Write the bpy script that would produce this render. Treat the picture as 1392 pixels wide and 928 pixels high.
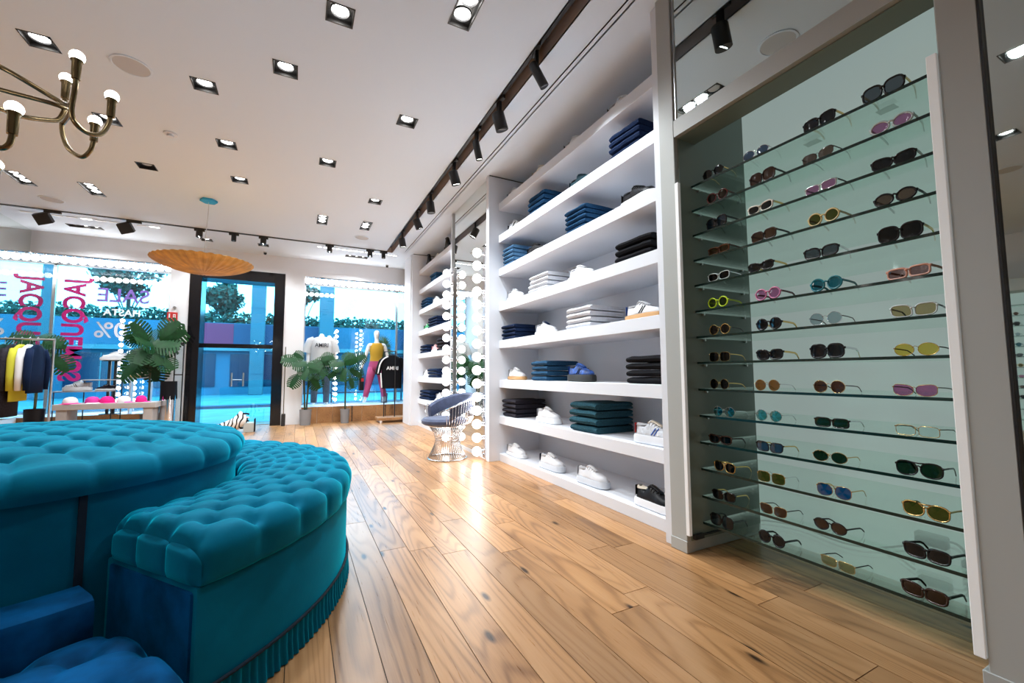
import bpy, bmesh, math, random
from math import sin, cos, pi, radians, sqrt, atan2, hypot
from mathutils import Vector as V, Matrix

random.seed(7)
for o in list(bpy.data.objects):
    bpy.data.objects.remove(o, do_unlink=True)
SC = bpy.context.scene
COL = SC.collection

# ------------------------------------------------------------ camera
F_PX, YAW, PITCH, ROLL = 571.8, radians(26.97), radians(4.22), radians(-0.27)
cam = bpy.data.objects.new('camera', bpy.data.cameras.new('camera'))
COL.objects.link(cam)
cam.data.sensor_width = 36.0
cam.data.lens = F_PX / 1392 * 36
cam.data.clip_start = 0.02
cam.data.clip_end = 300
_r = V((cos(YAW), -sin(YAW), 0))
_h = V((sin(YAW), cos(YAW), 0))
_d = _h * cos(PITCH) + V((0, 0, sin(PITCH)))
_u = -_h * sin(PITCH) + V((0, 0, cos(PITCH)))
_r2 = _r * cos(ROLL) + _u * sin(ROLL)
_u2 = _u * cos(ROLL) - _r * sin(ROLL)
cam.matrix_world = Matrix(((_r2.x, _u2.x, -_d.x, 0), (_r2.y, _u2.y, -_d.y, 0), (_r2.z, _u2.z, -_d.z, 1.0), (0, 0, 0, 1)))
SC.camera = cam

# ------------------------------------------------------------ sky, exposure
world = bpy.data.worlds.new('daylight')
SC.world = world
world.use_nodes = True
_bg = world.node_tree.nodes['Background']
_bg.inputs['Color'].default_value = (0.15, 0.64, 1.0, 1)
_bg.inputs['Strength'].default_value = 7.0
SC.view_settings.view_transform = 'Standard'
SC.view_settings.look = 'None'
SC.view_settings.gamma = 1.0
SC.view_settings.exposure = 0.36
SC.view_settings.use_curve_mapping = False
SC.cycles.use_denoising = True
SC.cycles.max_bounces = 10
SC.cycles.diffuse_bounces = 5
SC.cycles.transparent_max_bounces = 24
SC.cycles.sample_clamp_indirect = 6.0
SC.cycles.caustics_reflective = False
SC.cycles.caustics_refractive = False
DOWN_W, SPOT_W = 80.0, 40.0          # watts of a recessed downlight lamp, of a track spot
BULB_E = 13.0                         # emission of globe bulbs

# ------------------------------------------------------------ materials
def nt(name):
    m = bpy.data.materials.new(name); m.use_nodes = True
    return m, m.node_tree.nodes, m.node_tree.links
def srgb(r, g, b):
    f = lambda c: ((c/255 + 0.055)/1.055)**2.4 if c > 10 else c/255/12.92
    return (f(r), f(g), f(b))
def mat(name, col, rough=0.5, metal=0.0, emit=None, es=0.0, sheen=0.0, sheen_col=None, coat=0.0, noise=None, bump=None, spec=0.5):
    """noise = (scale, amount) varies the colour, bump = (scale, strength)"""
    m, n, l = nt(name)
    p = n['Principled BSDF']
    p.inputs['Base Color'].default_value = (*col, 1)
    p.inputs['Roughness'].default_value = rough
    p.inputs['Metallic'].default_value = metal
    p.inputs['Specular IOR Level'].default_value = spec
    if emit:
        p.inputs['Emission Color'].default_value = (*emit, 1); p.inputs['Emission Strength'].default_value = es
    if sheen:
        p.inputs['Sheen Weight'].default_value = sheen
        p.inputs['Sheen Roughness'].default_value = 0.35
        p.inputs['Sheen Tint'].default_value = (*(sheen_col or (1, 1, 1)), 1)
    if coat:
        p.inputs['Coat Weight'].default_value = coat; p.inputs['Coat Roughness'].default_value = 0.05
    if noise or bump:
        tc = n.new('ShaderNodeTexCoord')
    if noise:
        t = n.new('ShaderNodeTexNoise'); t.inputs['Scale'].default_value = noise[0]; t.inputs['Detail'].default_value = 5
        l.new(tc.outputs['Object'], t.inputs['Vector'])
        r = n.new('ShaderNodeValToRGB')
        a = noise[1]
        r.color_ramp.elements[0].position = 0.3; r.color_ramp.elements[1].position = 0.7
        r.color_ramp.elements[0].color = (*[c*(1-a) for c in col], 1)
        r.color_ramp.elements[1].color = (*[min(1, c*(1+a)) for c in col], 1)
        l.new(t.outputs['Fac'], r.inputs['Fac']); l.new(r.outputs['Color'], p.inputs['Base Color'])
    if bump:
        t2 = n.new('ShaderNodeTexNoise'); t2.inputs['Scale'].default_value = bump[0]; t2.inputs['Detail'].default_value = 4
        l.new(tc.outputs['Object'], t2.inputs['Vector'])
        b = n.new('ShaderNodeBump'); b.inputs['Strength'].default_value = bump[1]; b.inputs['Distance'].default_value = 0.01
        l.new(t2.outputs['Fac'], b.inputs['Height']); l.new(b.outputs['Normal'], p.inputs['Normal'])
    return m
def glass(name, tint, gloss=0.5, rough=0.01, base=0.04):
    """thin pane: tinted see-through plus a Fresnel reflection"""
    m, n, l = nt(name)
    n.remove(n['Principled BSDF']); out = n['Material Output']
    tr = n.new('ShaderNodeBsdfTransparent'); tr.inputs['Color'].default_value = (*tint, 1)
    gl = n.new('ShaderNodeBsdfGlossy'); gl.inputs['Roughness'].default_value = rough
    gl.inputs['Color'].default_value = (1, 1, 1, 1)
    lw = n.new('ShaderNodeLayerWeight'); lw.inputs['Blend'].default_value = 0.25
    mu = n.new('ShaderNodeMath'); mu.operation = 'MULTIPLY_ADD'
    mu.inputs[1].default_value = gloss; mu.inputs[2].default_value = base
    l.new(lw.outputs['Fresnel'], mu.inputs[0])
    mx = n.new('ShaderNodeMixShader')
    l.new(mu.outputs[0], mx.inputs['Fac']); l.new(tr.outputs[0], mx.inputs[1]); l.new(gl.outputs[0], mx.inputs[2])
    l.new(mx.outputs[0], out.inputs['Surface'])
    return m

def oak(name, c_dark, c_mid, c_light, rough=0.3):
    """boards along y: cathedral grain (contours of a stretched smooth field), fine fibre, knots, board-to-board tone"""
    m, n, l = nt(name); p = n['Principled BSDF']
    geo = n.new('ShaderNodeNewGeometry'); oi = n.new('ShaderNodeObjectInfo')
    mo = n.new('ShaderNodeVectorMath'); mo.operation = 'SCALE'; mo.inputs[0].default_value = (31.0, 57.0, 13.0)
    l.new(oi.outputs['Random'], mo.inputs['Scale'])
    pos = n.new('ShaderNodeVectorMath'); pos.operation = 'ADD'
    l.new(geo.outputs['Position'], pos.inputs[0]); l.new(mo.outputs[0], pos.inputs[1])
    def field(scale, detail, rgh=0.5, dist=0.0):
        v = n.new('ShaderNodeVectorMath'); v.operation = 'MULTIPLY'; v.inputs[1].default_value = scale
        l.new(pos.outputs[0], v.inputs[0])
        t = n.new('ShaderNodeTexNoise'); t.inputs['Scale'].default_value = 1.0; t.inputs['Detail'].default_value = detail
        t.inputs['Roughness'].default_value = rgh; t.inputs['Distortion'].default_value = dist
        l.new(v.outputs[0], t.inputs['Vector']); return t.outputs['Fac']
    def math_(op, a, b=None, c=None):
        k = n.new('ShaderNodeMath'); k.operation = op
        for i, x in enumerate((a, b, c)):
            if x is None: continue
            if isinstance(x, (int, float)): k.inputs[i].default_value = x
            else: l.new(x, k.inputs[i])
        return k.outputs[0]
    big = field((5.5, 0.55, 5.5), 0.6, 0.3, 0.15)
    wob = field((26.0, 3.0, 26.0), 1)
    ph = math_('MULTIPLY_ADD', wob, 3.0, math_('MULTIPLY', big, 105.0))
    sn = math_('SINE', ph)
    line = math_('POWER', math_('MULTIPLY_ADD', sn, 0.5, 0.5), 3.0)            # thin dark growth lines
    fib = field((150.0, 5.0, 150.0), 3, 0.6)
    tone = field((4.0, 0.9, 4.0), 3)
    v = math_('MULTIPLY_ADD', fib, 0.22, math_('MULTIPLY', tone, 0.75))
    v = math_('SUBTRACT', v, math_('MULTIPLY', line, 0.15))
    rp = n.new('ShaderNodeValToRGB'); e = rp.color_ramp.elements
    e[0].position = 0.20; e[0].color = (*c_dark, 1); e[1].position = 0.68; e[1].color = (*c_light, 1)
    k = e.new(0.44); k.color = (*c_mid, 1)
    l.new(v, rp.inputs['Fac'])
    hs = n.new('ShaderNodeHueSaturation')
    mr = n.new('ShaderNodeMapRange'); mr.inputs['To Min'].default_value = 0.74; mr.inputs['To Max'].default_value = 1.16
    l.new(oi.outputs['Random'], mr.inputs['Value']); l.new(mr.outputs[0], hs.inputs['Value'])
    l.new(rp.outputs['Color'], hs.inputs['Color'])
    kv = n.new('ShaderNodeVectorMath'); kv.operation = 'MULTIPLY'; kv.inputs[1].default_value = (2.6, 0.85, 0.0)
    l.new(pos.outputs[0], kv.inputs[0])
    vo = n.new('ShaderNodeTexVoronoi'); vo.voronoi_dimensions = '2D'; vo.inputs['Scale'].default_value = 1.0; l.new(kv.outputs[0], vo.inputs['Vector'])
    kr = n.new('ShaderNodeMapRange'); kr.inputs['From Min'].default_value = 0.032; kr.inputs['From Max'].default_value = 0.062
    l.new(math_('MULTIPLY_ADD', wob, 0.03, vo.outputs['Distance']), kr.inputs['Value'])
    mk = n.new('ShaderNodeMix'); mk.data_type = 'RGBA'; mk.inputs[6].default_value = (0.03, 0.013, 0.006, 1)
    l.new(kr.outputs[0], mk.inputs[0]); l.new(hs.outputs['Color'], mk.inputs[7])
    l.new(mk.outputs[2], p.inputs['Base Color'])
    rr = n.new('ShaderNodeMapRange'); rr.inputs['To Min'].default_value = rough-0.05; rr.inputs['To Max'].default_value = rough+0.12
    l.new(fib, rr.inputs['Value']); l.new(rr.outputs[0], p.inputs['Roughness'])
    b = n.new('ShaderNodeBump'); b.inputs['Strength'].default_value = 0.10; b.inputs['Distance'].default_value = 0.003
    l.new(v, b.inputs['Height']); l.new(b.outputs['Normal'], p.inputs['Normal'])
    return m

M = {}
M['white'] = mat('white_lacquer', (0.74, 0.765, 0.82), 0.45)
M['plaster'] = mat('wall_plaster', (0.78, 0.79, 0.82), 0.7)
M['ceiling'] = mat('ceiling_paint', (0.74, 0.825, 0.925), 0.75)
M['greige'] = mat('greige_panel', (0.43, 0.445, 0.43), 0.45)
M['oak'] = oak('oak_boards', (0.19, 0.083, 0.028), (0.41, 0.208, 0.085), (0.52, 0.29, 0.137), 0.27)
M['subfloor'] = mat('dark_joint', (0.05, 0.025, 0.012), 0.8)
M['oakpanel'] = oak('oak_panel', (0.20, 0.09, 0.03), (0.36, 0.17, 0.06), (0.45, 0.24, 0.10), 0.45)
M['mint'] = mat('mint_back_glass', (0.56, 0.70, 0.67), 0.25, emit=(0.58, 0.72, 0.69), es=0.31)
M['mintdark'] = mat('green_grey_panel', (0.19, 0.23, 0.20), 0.35)
M['mirror'] = mat('mirror_silver', (0.80, 0.84, 0.82), 0.015, 1.0)
M['mirror_tint'] = mat('grey_green_mirror', (0.60, 0.68, 0.66), 0.015, 1.0)
M['black'] = mat('black_powder_coat', (0.012, 0.012, 0.014), 0.45)
M['blackgloss'] = mat('black_gloss', (0.008, 0.008, 0.01), 0.12)
M['track'] = mat('track_black', (0.02, 0.018, 0.017), 0.5)
M['slot'] = mat('slot_brown_grey', (0.42, 0.35, 0.32), 0.5)
M['chrome'] = mat('chrome', (0.75, 0.75, 0.78), 0.12, 1.0)
M['steel'] = mat('brushed_steel', (0.55, 0.55, 0.56), 0.32, 1.0)
M['brass'] = mat('aged_brass', (0.20, 0.145, 0.075), 0.25, 1.0)
M['gold'] = mat('gold_metal', (0.78, 0.52, 0.20), 0.2, 1.0)
M['lamp'] = mat('lamp_on', (1, 1, 1), 0.4, emit=(1, 0.98, 0.95), es=14.0)
M['lampoff'] = mat('lamp_off', (0.55, 0.55, 0.55), 0.3)
M['bulb'] = mat('globe_bulb_on', (1, 1, 1), 0.3, emit=(1.0, 0.96, 0.92), es=BULB_E)
M['led'] = mat('led_segment', (1, 1, 1), 0.4, emit=(1, 0.97, 0.93), es=4.0)
M['shelfglass'] = glass('shelf_glass', (0.90, 0.97, 0.94), 0.55)
M['glassedge'] = mat('shelf_glass_edge', (0.008, 0.025, 0.020), 0.08)
M['pane'] = glass('window_pane', (0.90, 0.97, 1.0), 0.6)
M['velvet'] = mat('teal_velvet', (0.0004, 0.135, 0.235), 0.8, sheen=1.0, sheen_col=(0.0, 0.72, 0.95), noise=(3.0, 0.25), bump=(60, 0.05), spec=0.06)
M['velvet_shaded'] = mat('shaded_teal_velvet', (0.0006, 0.055, 0.165), 0.8, sheen=0.6, sheen_col=(0.0, 0.40, 0.9), noise=(7.0, 0.75), bump=(60, 0.05), spec=0.06)  # teal velvet again, with the shade of the near faces put into the colour
M['velvet_dark'] = mat('velvet_seam', (0.001, 0.012, 0.03), 0.85)
M['veneer'] = mat('oak_veneer', (0.56, 0.30, 0.075), 0.5, noise=(9, 0.25))
M['lawn'] = mat('speaker_grille', (0.55, 0.55, 0.56), 0.8)

# ------------------------------------------------------------ mesh builder
class MB:
    def __init__(s): s.v = []; s.f = []
    def add(s, vs, fs):
        k = len(s.v); s.v += [tuple(v) for v in vs]; s.f += [tuple(i+k for i in f) for f in fs]; return s
    def box(s, x0, x1, y0, y1, z0, z1):
        vs = [(x, y, z) for z in (z0, z1) for y in (y0, y1) for x in (x0, x1)]
        return s.add(vs, [(0, 2, 3, 1), (4, 5, 7, 6), (0, 1, 5, 4), (2, 6, 7, 3), (0, 4, 6, 2), (1, 3, 7, 5)])
    def obox(s, c, ax, ay, az):
        c, ax, ay, az = V(c), V(ax), V(ay), V(az)
        vs = [c + ax*i + ay*j + az*k for k in (-1, 1) for j in (-1, 1) for i in (-1, 1)]
        return s.add(vs, [(0, 2, 3, 1), (4, 5, 7, 6), (0, 1, 5, 4), (2, 6, 7, 3), (0, 4, 6, 2), (1, 3, 7, 5)])
    def grid(s, fn, nu, nv, cu=False, cv=False):
        """fn(i, j) -> point; nu x nv points"""
        vs = [fn(i, j) for i in range(nu) for j in range(nv)]
        fs = []
        for i in range(nu if cu else nu-1):
            for j in range(nv if cv else nv-1):
                a, b = i*nv + j, i*nv + (j+1) % nv
                c, d = ((i+1) % nu)*nv + (j+1) % nv, ((i+1) % nu)*nv + j
                fs.append((a, b, c, d))
        return s.add(vs, fs)
    def tube(s, pts, r, n=8, closed=False, caps=True):
        pts = [V(p) for p in pts]; m = len(pts)
        rs = r if isinstance(r, (list, tuple)) else [r]*m
        up = None; rings = []
        for i in range(m):
            if closed: t = pts[(i+1) % m] - pts[i-1]
            else: t = pts[min(i+1, m-1)] - pts[max(i-1, 0)]
            t = t.normalized() if t.length > 1e-9 else V((0, 0, 1))
            if up is None:
                up = V((0, 0, 1)) if abs(t.z) < 0.9 else V((1, 0, 0))
            a = t.cross(up)
            if a.length < 1e-6: a = t.cross(V((0, 1, 0.1)))
            a.normalize(); b = a.cross(t).normalized(); up = b
            rings.append([pts[i] + (a*cos(2*pi*k/n) + b*sin(2*pi*k/n))*rs[i] for k in range(n)])
        k0 = len(s.v)
        s.grid(lambda i, j: rings[i][j], m, n, closed, True)
        if caps and not closed:
            s.f.append(tuple(k0 + j for j in range(n))[::-1]); s.f.append(tuple(k0 + (m-1)*n + j for j in range(n)))
        return s
    def cyl(s, p0, p1, r, r1=None, n=16): return s.tube([p0, p1], [r, r if r1 is None else r1], n)
    def lathe(s, prof, n=24, c=(0, 0, 0)):
        c = V(c); m = len(prof)
        return s.grid(lambda i, j: c + V((prof[i][0]*cos(2*pi*j/n), prof[i][0]*sin(2*pi*j/n), prof[i][1])), m, n, False, True)
    def sphere(s, c, r, nu=8, nv=12, sz=1.0):
        return s.lathe([(max(r*sin(pi*i/nu), 1e-5), -r*sz*cos(pi*i/nu)) for i in range(nu+1)], nv, c)
    def loft(s, rings, cap=True):
        k0 = len(s.v); m = len(rings); n = len(rings[0])
        s.grid(lambda i, j: rings[i][j], m, n, False, True)
        if cap:
            s.f.append(tuple(k0 + j for j in range(n))[::-1]); s.f.append(tuple(k0 + (m-1)*n + j for j in range(n)))
        return s
    def prism(s, poly, z0, z1):
        n = len(poly); k0 = len(s.v)
        s.add([(x, y, z0) for x, y in poly] + [(x, y, z1) for x, y in poly], [(i, (i+1) % n, n+(i+1) % n, n+i) for i in range(n)])
        s.f.append(tuple(k0+i for i in range(n))[::-1]); s.f.append(tuple(k0+n+i for i in range(n)))
        return s
    def xf(s, m4):
        s.v = [tuple(m4 @ V(p)) for p in s.v]; return s
    def mesh(s, name, smooth=False, bevel=0.0, seg=1, sub=0):
        me = bpy.data.meshes.new(name); me.from_pydata(s.v, [], s.f)
        bm = bmesh.new(); bm.from_mesh(me)
        bmesh.ops.remove_doubles(bm, verts=bm.verts, dist=1e-6)
        bmesh.ops.recalc_face_normals(bm, faces=bm.faces)
        if bevel: bmesh.ops.bevel(bm, geom=list(bm.edges), offset=bevel, segments=seg, affect='EDGES', profile=0.5)
        bm.to_mesh(me); bm.free()
        if smooth:
            me.polygons.foreach_set('use_smooth', [True]*len(me.polygons))
            if smooth != 'all':
                try: me.set_sharp_from_angle(angle=radians(40))
                except Exception: pass
        me.materials.append(None)
        return me
    def build(s, name, m, parent=None, smooth=False, bevel=0.0, seg=1, loc=None, rot=None):
        return put(s.mesh(name, smooth, bevel, seg), name, m, parent, loc, rot)

def put(me, name, m, parent=None, loc=None, rot=None, scale=None):
    o = bpy.data.objects.new(name, me); COL.objects.link(o)
    if me.materials and me.materials[0] is None: me.materials[0] = M[m] if isinstance(m, str) else m
    mm = M[m] if isinstance(m, str) else m
    o.material_slots[0].link = 'OBJECT'; o.material_slots[0].material = mm
    if parent: o.parent = parent
    if loc: o.location = loc
    if rot: o.rotation_euler = rot
    if scale: o.scale = scale
    return o
def tag(o, label, cat, group=None):
    o['label'] = label; o['category'] = cat
    if group: o['group'] = group
    return o
def struct(o, label=None):
    o['kind'] = 'structure'
    if label: o['label'] = label
    return o
def stuff(o): o['kind'] = 'stuff'; return o
def thing(name, label, cat, loc=(0, 0, 0), rz=0.0, group=None):
    o = bpy.data.objects.new(name, None); COL.objects.link(o)
    o.empty_display_size = 0.1
    o.location = loc; o.rotation_euler = (0, 0, rz)
    return tag(o, label, cat, group)
def smooth_path(pts, k=6):
    P = [V(p) for p in pts]; out = []
    for i in range(len(P)-1):
        p0, p1, p2, p3 = P[max(i-1, 0)], P[i], P[i+1], P[min(i+2, len(P)-1)]
        for j in range(k):
            t = j/k; out.append(.5*((2*p1) + (p2-p0)*t + (2*p0-5*p1+4*p2-p3)*t*t + (3*p1-p0-3*p2+p3)*t**3))
    return out + [P[-1]]
def B(x0, x1, y0, y1, z0, z1): return MB().box(x0, x1, y0, y1, z0, z1)
def text_mesh(body, size, depth=0.002, align='CENTER', bold=0.0, stretch=1.0):
    cu = bpy.data.curves.new('lettering', 'FONT'); cu.body = body; cu.size = size; cu.extrude = depth
    cu.align_x = align; cu.align_y = 'CENTER'; cu.offset = bold
    t = bpy.data.objects.new('lettering_tmp', cu); COL.objects.link(t)
    bpy.context.view_layer.update()
    me = bpy.data.meshes.new_from_object(t.evaluated_get(bpy.context.evaluated_depsgraph_get()))
    bpy.data.objects.remove(t); me.materials.clear(); me.materials.append(None)
    for v in me.vertices: v.co.x *= stretch
    return me
ORD = ['first', 'second', 'third', 'fourth', 'fifth', 'sixth', 'seventh', 'eighth', 'ninth', 'tenth', 'eleventh', 'twelfth', 'thirteenth', 'fourteenth', 'fifteenth', 'sixteenth', 'seventeenth', 'eighteenth']

# ============================================================ SETTING
ZC = 3.33                 # ceiling
YF = 9.43                 # inner face of the shop front
XL, YB = -6.9, -3.2       # left wall, rear wall
XP, XS = 1.945, 2.076     # front of posts, front of white shelves
XB = 2.60                 # back of white units
YG = 10.25                # shop window glass
YD = 9.75                 # entrance door

# floor: sub-floor plus real boards
floor = struct(B(XL-.1, 2.75, YB-.1, YG+.1, -0.06, -0.004).build('floor', 'subfloor'))
unit = B(0, 1, 0, 1, -0.004, 0.0).mesh('floor_board')
W = 0.15
rest = MB()
row = 0
x = -2.56 + 0.0
while x < 2.62:
    y = -0.4 - random.uniform(0, 1.4)
    first = True
    while y < YG:
        L = random.uniform(1.0, 2.3)
        y1 = min(y + L, YG)
        if y1 > 0.25 and (x > -2.2 or y1 > 6.0):
            put(unit, 'board', 'oak', floor, loc=(x+.0016, y+.0016, 0), scale=(min(W, 2.62-x)-.0032, y1-y-.0032, 1))
        else:
            rest.box(x+.001, x+W-.001, y+.001, y1-.001, -.004, 0)
        y = y1
    x += W
for i in range(30):
    xx = -2.56 - W*(i+1); y = YB - random.uniform(0, 1)
    while y < YG:
        y1 = min(y + random.uniform(1.0, 2.3), YG)
        rest.box(xx+.001, xx+W-.001, max(y, YB)+.001, y1-.001, -.004, 0); y = y1
for i in range(35):
    xx = -2.56 + W*i; rest.box(xx+.001, min(xx+W, 2.62)-.001, YB, -.45, -.004, 0)
stuff(rest.build('far_boards', 'oak', floor))

# ceiling with real openings
holes = []     # (x0, x1, y0, y1)
S = 0.085
singles = [(.18, 2.80), (-.15, 3.52), (.84, 3.78), (-.74, 4.02), (-1.62, 4.97), (-1.68, 3.98), (-.71, 4.99), (.23, 4.94), (-1.58, 5.93), (-.69, 5.87), (.875, 5.81), (-1.48, 8.81), (-.62, 8.72), (-.72, .92), (-2.27, 1.35), (-3.3, 3.2), (-3.4, 5.0), (-5.2, 2.2), (-5.2, 5.0), (.3, -1.2), (-2.0, -1.4), (-4.2, -1.2)]  # the unseen ones at the end are added to light the room
tripY = [(.90, 2.34), (.27, 6.88), (.90, 6.86), (-3.01, 6.96), (-2.38, 7.0)]
tripX = [(-3.06, 8.85), (.99, 8.80)]
for px, py in singles: holes.append((px-S, px+S, py-S, py+S))
for px, py in tripY: holes.append((px-.075, px+.075, py-.21, py+.21))
for px, py in tripX: holes.append((px-.21, px+.21, py-.075, py+.075))
SLOT = (1.46, 1.565)
holes.append((SLOT[0], SLOT[1], -1.0, 8.20))
holes.append((1.775, 1.787, -1.0, 8.15)); holes.append((1.815, 1.827, -1.0, 8.15))
holes.append((-4.2, SLOT[0], 8.125, 8.175))
xs = sorted({XL-.1, 2.75} | {h[0] for h in holes} | {h[1] for h in holes})
ys = sorted({YB-.1, YF+.12} | {h[2] for h in holes} | {h[3] for h in holes})
cb = MB()
for i in range(len(xs)-1):
    for j in range(len(ys)-1):
        cx, cy = (xs[i]+xs[i+1])/2, (ys[j]+ys[j+1])/2
        if not any(h[0] < cx < h[1] and h[2] < cy < h[3] for h in holes):
            cb.add([(xs[i], ys[j], ZC), (xs[i+1], ys[j], ZC), (xs[i+1], ys[j+1], ZC), (xs[i], ys[j+1], ZC)], [(0, 3, 2, 1)])
cb.box(XL-.1, 2.75, YB-.1, YF+.12, ZC+.16, ZC+.22)
struct(cb.build('ceiling', 'ceiling'))
sl = MB().box(SLOT[1], SLOT[1]+.01, -1, 8.20, ZC, ZC+.13).box(SLOT[0]-.01, SLOT[0], -1, 8.125, ZC, ZC+.13).box(SLOT[0], SLOT[1], -1, 8.2, ZC+.12, ZC+.13).box(SLOT[0], SLOT[1], 8.2, 8.21, ZC, ZC+.13)
struct(sl.build('trim_1', 'slot'))
vs = MB()
for a in (1.775, 1.815): vs.box(a, a+.012, -1, 8.15, ZC+.03, ZC+.05)
struct(vs.build('trim_2', 'track'))

# walls
struct(B(2.62, 2.75, YB-.1, YG+.1, -.06, ZC+.2).build('wall_right', 'plaster'))
struct(B(XL-.1, XL, YB-.1, YG+.1, -.06, ZC+.2).build('wall_left', 'plaster'))
struct(B(XL-.1, 2.75, YB-.1, YB, -.06, ZC+.2).build('wall_rear', 'plaster'))
ZW = 2.98                                   # head of window bays
struct(B(XL-.1, 2.75, YF, YF+.12, ZW, ZC+.2).build('wall_front', 'plaster'))           # fascia over everything
struct(B(-2.09, -1.80, YF, YG, 0, ZW).build('wall_pier_left', 'plaster'))
struct(B(-.27, .085, YF, YG, 0, ZW).build('wall_pier_right', 'plaster'))
struct(B(-3.98, 2.2, YF+.12, YG+.1, ZW, ZW+.06).build('ceiling_bay', 'plaster'))
struct(B(XL-.1, -4.02, YF, YF+.12, 0, ZW).build('wall_front_left', 'plaster'))
struct(B(1.93, 2.2, 8.17, 8.70, 0, ZC).build('wall_column', 'white', bevel=.004))
struct(B(2.10, 2.2, 8.70, YG+.1, 0, ZC).build('wall_bay_right', 'plaster'))
struct(B(-4.02, -3.90, 8.2, YG+.1, 0, ZC).build('wall_bay_left', 'plaster'))
# window bays: oak stage and panes
def stage(n, x0, x1):
    st = struct(B(x0, x1, YF+.02, YG, 0.0, .32).build('trim_%d' % n, 'white'))
    k = max(1, round((x1-x0)/.29)); w = (x1-x0)/k
    for i in range(k):
        B(x0+i*w+.002, x0+(i+1)*w-.002, YF, YF+.02, 0.0, .325).build('oak_board', 'oakpanel', st)
stage(3, .085, 2.10); stage(4, -3.90, -2.09)
def window(n, x0, x1):
    w = MB().box(x0, x1, YG, YG+.012, .33, ZW)
    p = struct(w.build('window_%d' % n, 'pane'))
    f = MB().box(x0, x1, YG-.01, YG+.03, .30, .34).box(x0, x1, YG-.01, YG+.03, ZW-.03, ZW).box(x0, x0+.03, YG-.01, YG+.03, .3, ZW).box(x1-.03, x1, YG-.01, YG+.03, .3, ZW)
    f.build('window_frame', 'steel', p)
    return p
win_r = window(1, .085, 2.10)
win_l = window(2, -3.90, -2.09)
# entrance door: black portal, transom, two frameless leaves
dr = struct(MB().box(-1.80, -1.62, YF-.02, YD+.1, 0, ZW+.0).box(-.45, -.27, YF-.02, YD+.1, 0, ZW).box(-1.62, -.45, YF-.02, YD+.1, 2.78, ZW).box(-1.62, -.45, YD-.03, YD+.03, 1.50, 1.58).build('door_1', 'blackgloss', bevel=.004))
B(-1.62, -.45, YD, YD+.012, 1.58, 2.78).build('transom_pane', 'pane', dr)
for a, b, hx in ((-1.62, -1.037, -1.13), (-1.033, -.45, -.94)):
    lf = B(a, b, YD, YD+.012, .01, 1.50).build('door_leaf', 'pane', dr)
    MB().cyl((hx, YD-.05, .76), (hx, YD-.05, 1.02), .016).cyl((hx, YD-.05, .80), (hx, YD, .80), .008).cyl((hx, YD-.05, .98), (hx, YD, .98), .008).build('door_handle', 'steel', lf, smooth=True)
MB().cyl((-1.13, YD-.05, .885), (-.94, YD-.05, .885), .008).build('lock_bar', 'steel', dr, smooth=True)
B(-1.62, -.45, YD-.02, YD+.03, 0.0, .012).build('threshold', 'steel', dr)

# mirror linings at both ends of the window bays
tag(B(-3.90, -3.893, 8.2, YG, 0.34, ZC).build('mirror_panel', 'mirror'), 'tall mirror lining the left end of the shop window bay', 'mirror')
tag(B(2.093, 2.10, 8.72, YG, 0.34, ZC).build('mirror_panel', 'mirror'), 'tall mirror strip at the right end of the shop window', 'mirror')

# ------------------------------------------------------------ right wall: white shelf units
ZS = [3.006, 2.615, 2.216, 1.803, 1.37, .918, .509, .083]
TH = .09
def shelf_unit(y0, y1, label):
    u = thing('wall_shelf_unit', label, 'shelving', (XS, y0, 0))
    for i, z in enumerate(ZS):
        zb = 0 if i == 7 else z-TH
        B(0, XB-XS, .012, y1-y0-.012, zb, z).build('shelf', 'white', u, bevel=.002)
    B(XB-XS, XB-XS+.018, 0, y1-y0, 0, ZC-.002).build('back_panel', 'white', u)
    B(XP-XS, XB-XS+.018, y1-y0-.012, y1-y0+.06, 0, ZC-.01).build('side_panel', 'white', u, bevel=.002)
    B(XP-XS+.02, XB-XS+.018, -.05, .012, 0, ZC-.01).build('side_panel', 'white', u, bevel=.002)
    B(XP-XS+.01, XB-XS, y1-y0-.013, y1-y0-.011, ZC-.012, ZC-.001).build('painted_shadow_line', 'track', u)  # black strip laid in for the shadow line under the ceiling
    return u
YA0, YA1, YB0, YB1 = 1.86, 4.42, 5.82, 8.10
shelf_unit(YA0, YA1, 'wide white wall shelving between the sunglasses niche and the bulb mirror')
shelf_unit(YB0, YB1, 'white wall shelving beyond the bulb mirror near the shop window')

# tall mirror with two rows of globe bulbs
mr = thing('vanity_mirror', 'tall frameless wall mirror between the two white shelving units', 'mirror', (XP+.03, 4.5, 0))
B(0, .012, 0, 1.24, .04, ZC-.004).build('mirror_glass', 'mirror', mr)
B(-.02, .02, 1.24, 1.28, 0, ZC-.004).build('edge_profile', 'steel', mr)
B(-.005, .02, 0, 1.24, 0, .04).build('plinth', 'white', mr)
def bulb_strip(y, n, z0, z1, label, side):
    t = thing('bulb_strip', label, 'light', (XP+.03, y, 0), 0, 'globe bulb strips on the tall mirror')
    B(-.03, 0, -.03, .03, z0-.08, z1+.08).build('backplate', 'chrome', t, bevel=.003)
    sk = MB().lathe([(.022, 0), (.022, .03), (.03, .045), (.001, .045)], 14).xf(Matrix.Rotation(-pi/2, 4, 'Y')).mesh('socket', True)
    bl = MB().sphere((0, 0, 0), .053, 10, 16).mesh('bulb', 'all')
    for i in range(n):
        z = z0 + (z1-z0)*i/(n-1)
        s = put(sk, 'socket', 'chrome', t, loc=(-.03, 0, z))
        put(bl, 'bulb', 'bulb', s, loc=(-.085, 0, 0))
bulb_strip(4.56, 16, .10, 2.42, 'vertical strip of lit globe bulbs on the mirror edge beside the wide shelving', 1)
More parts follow.
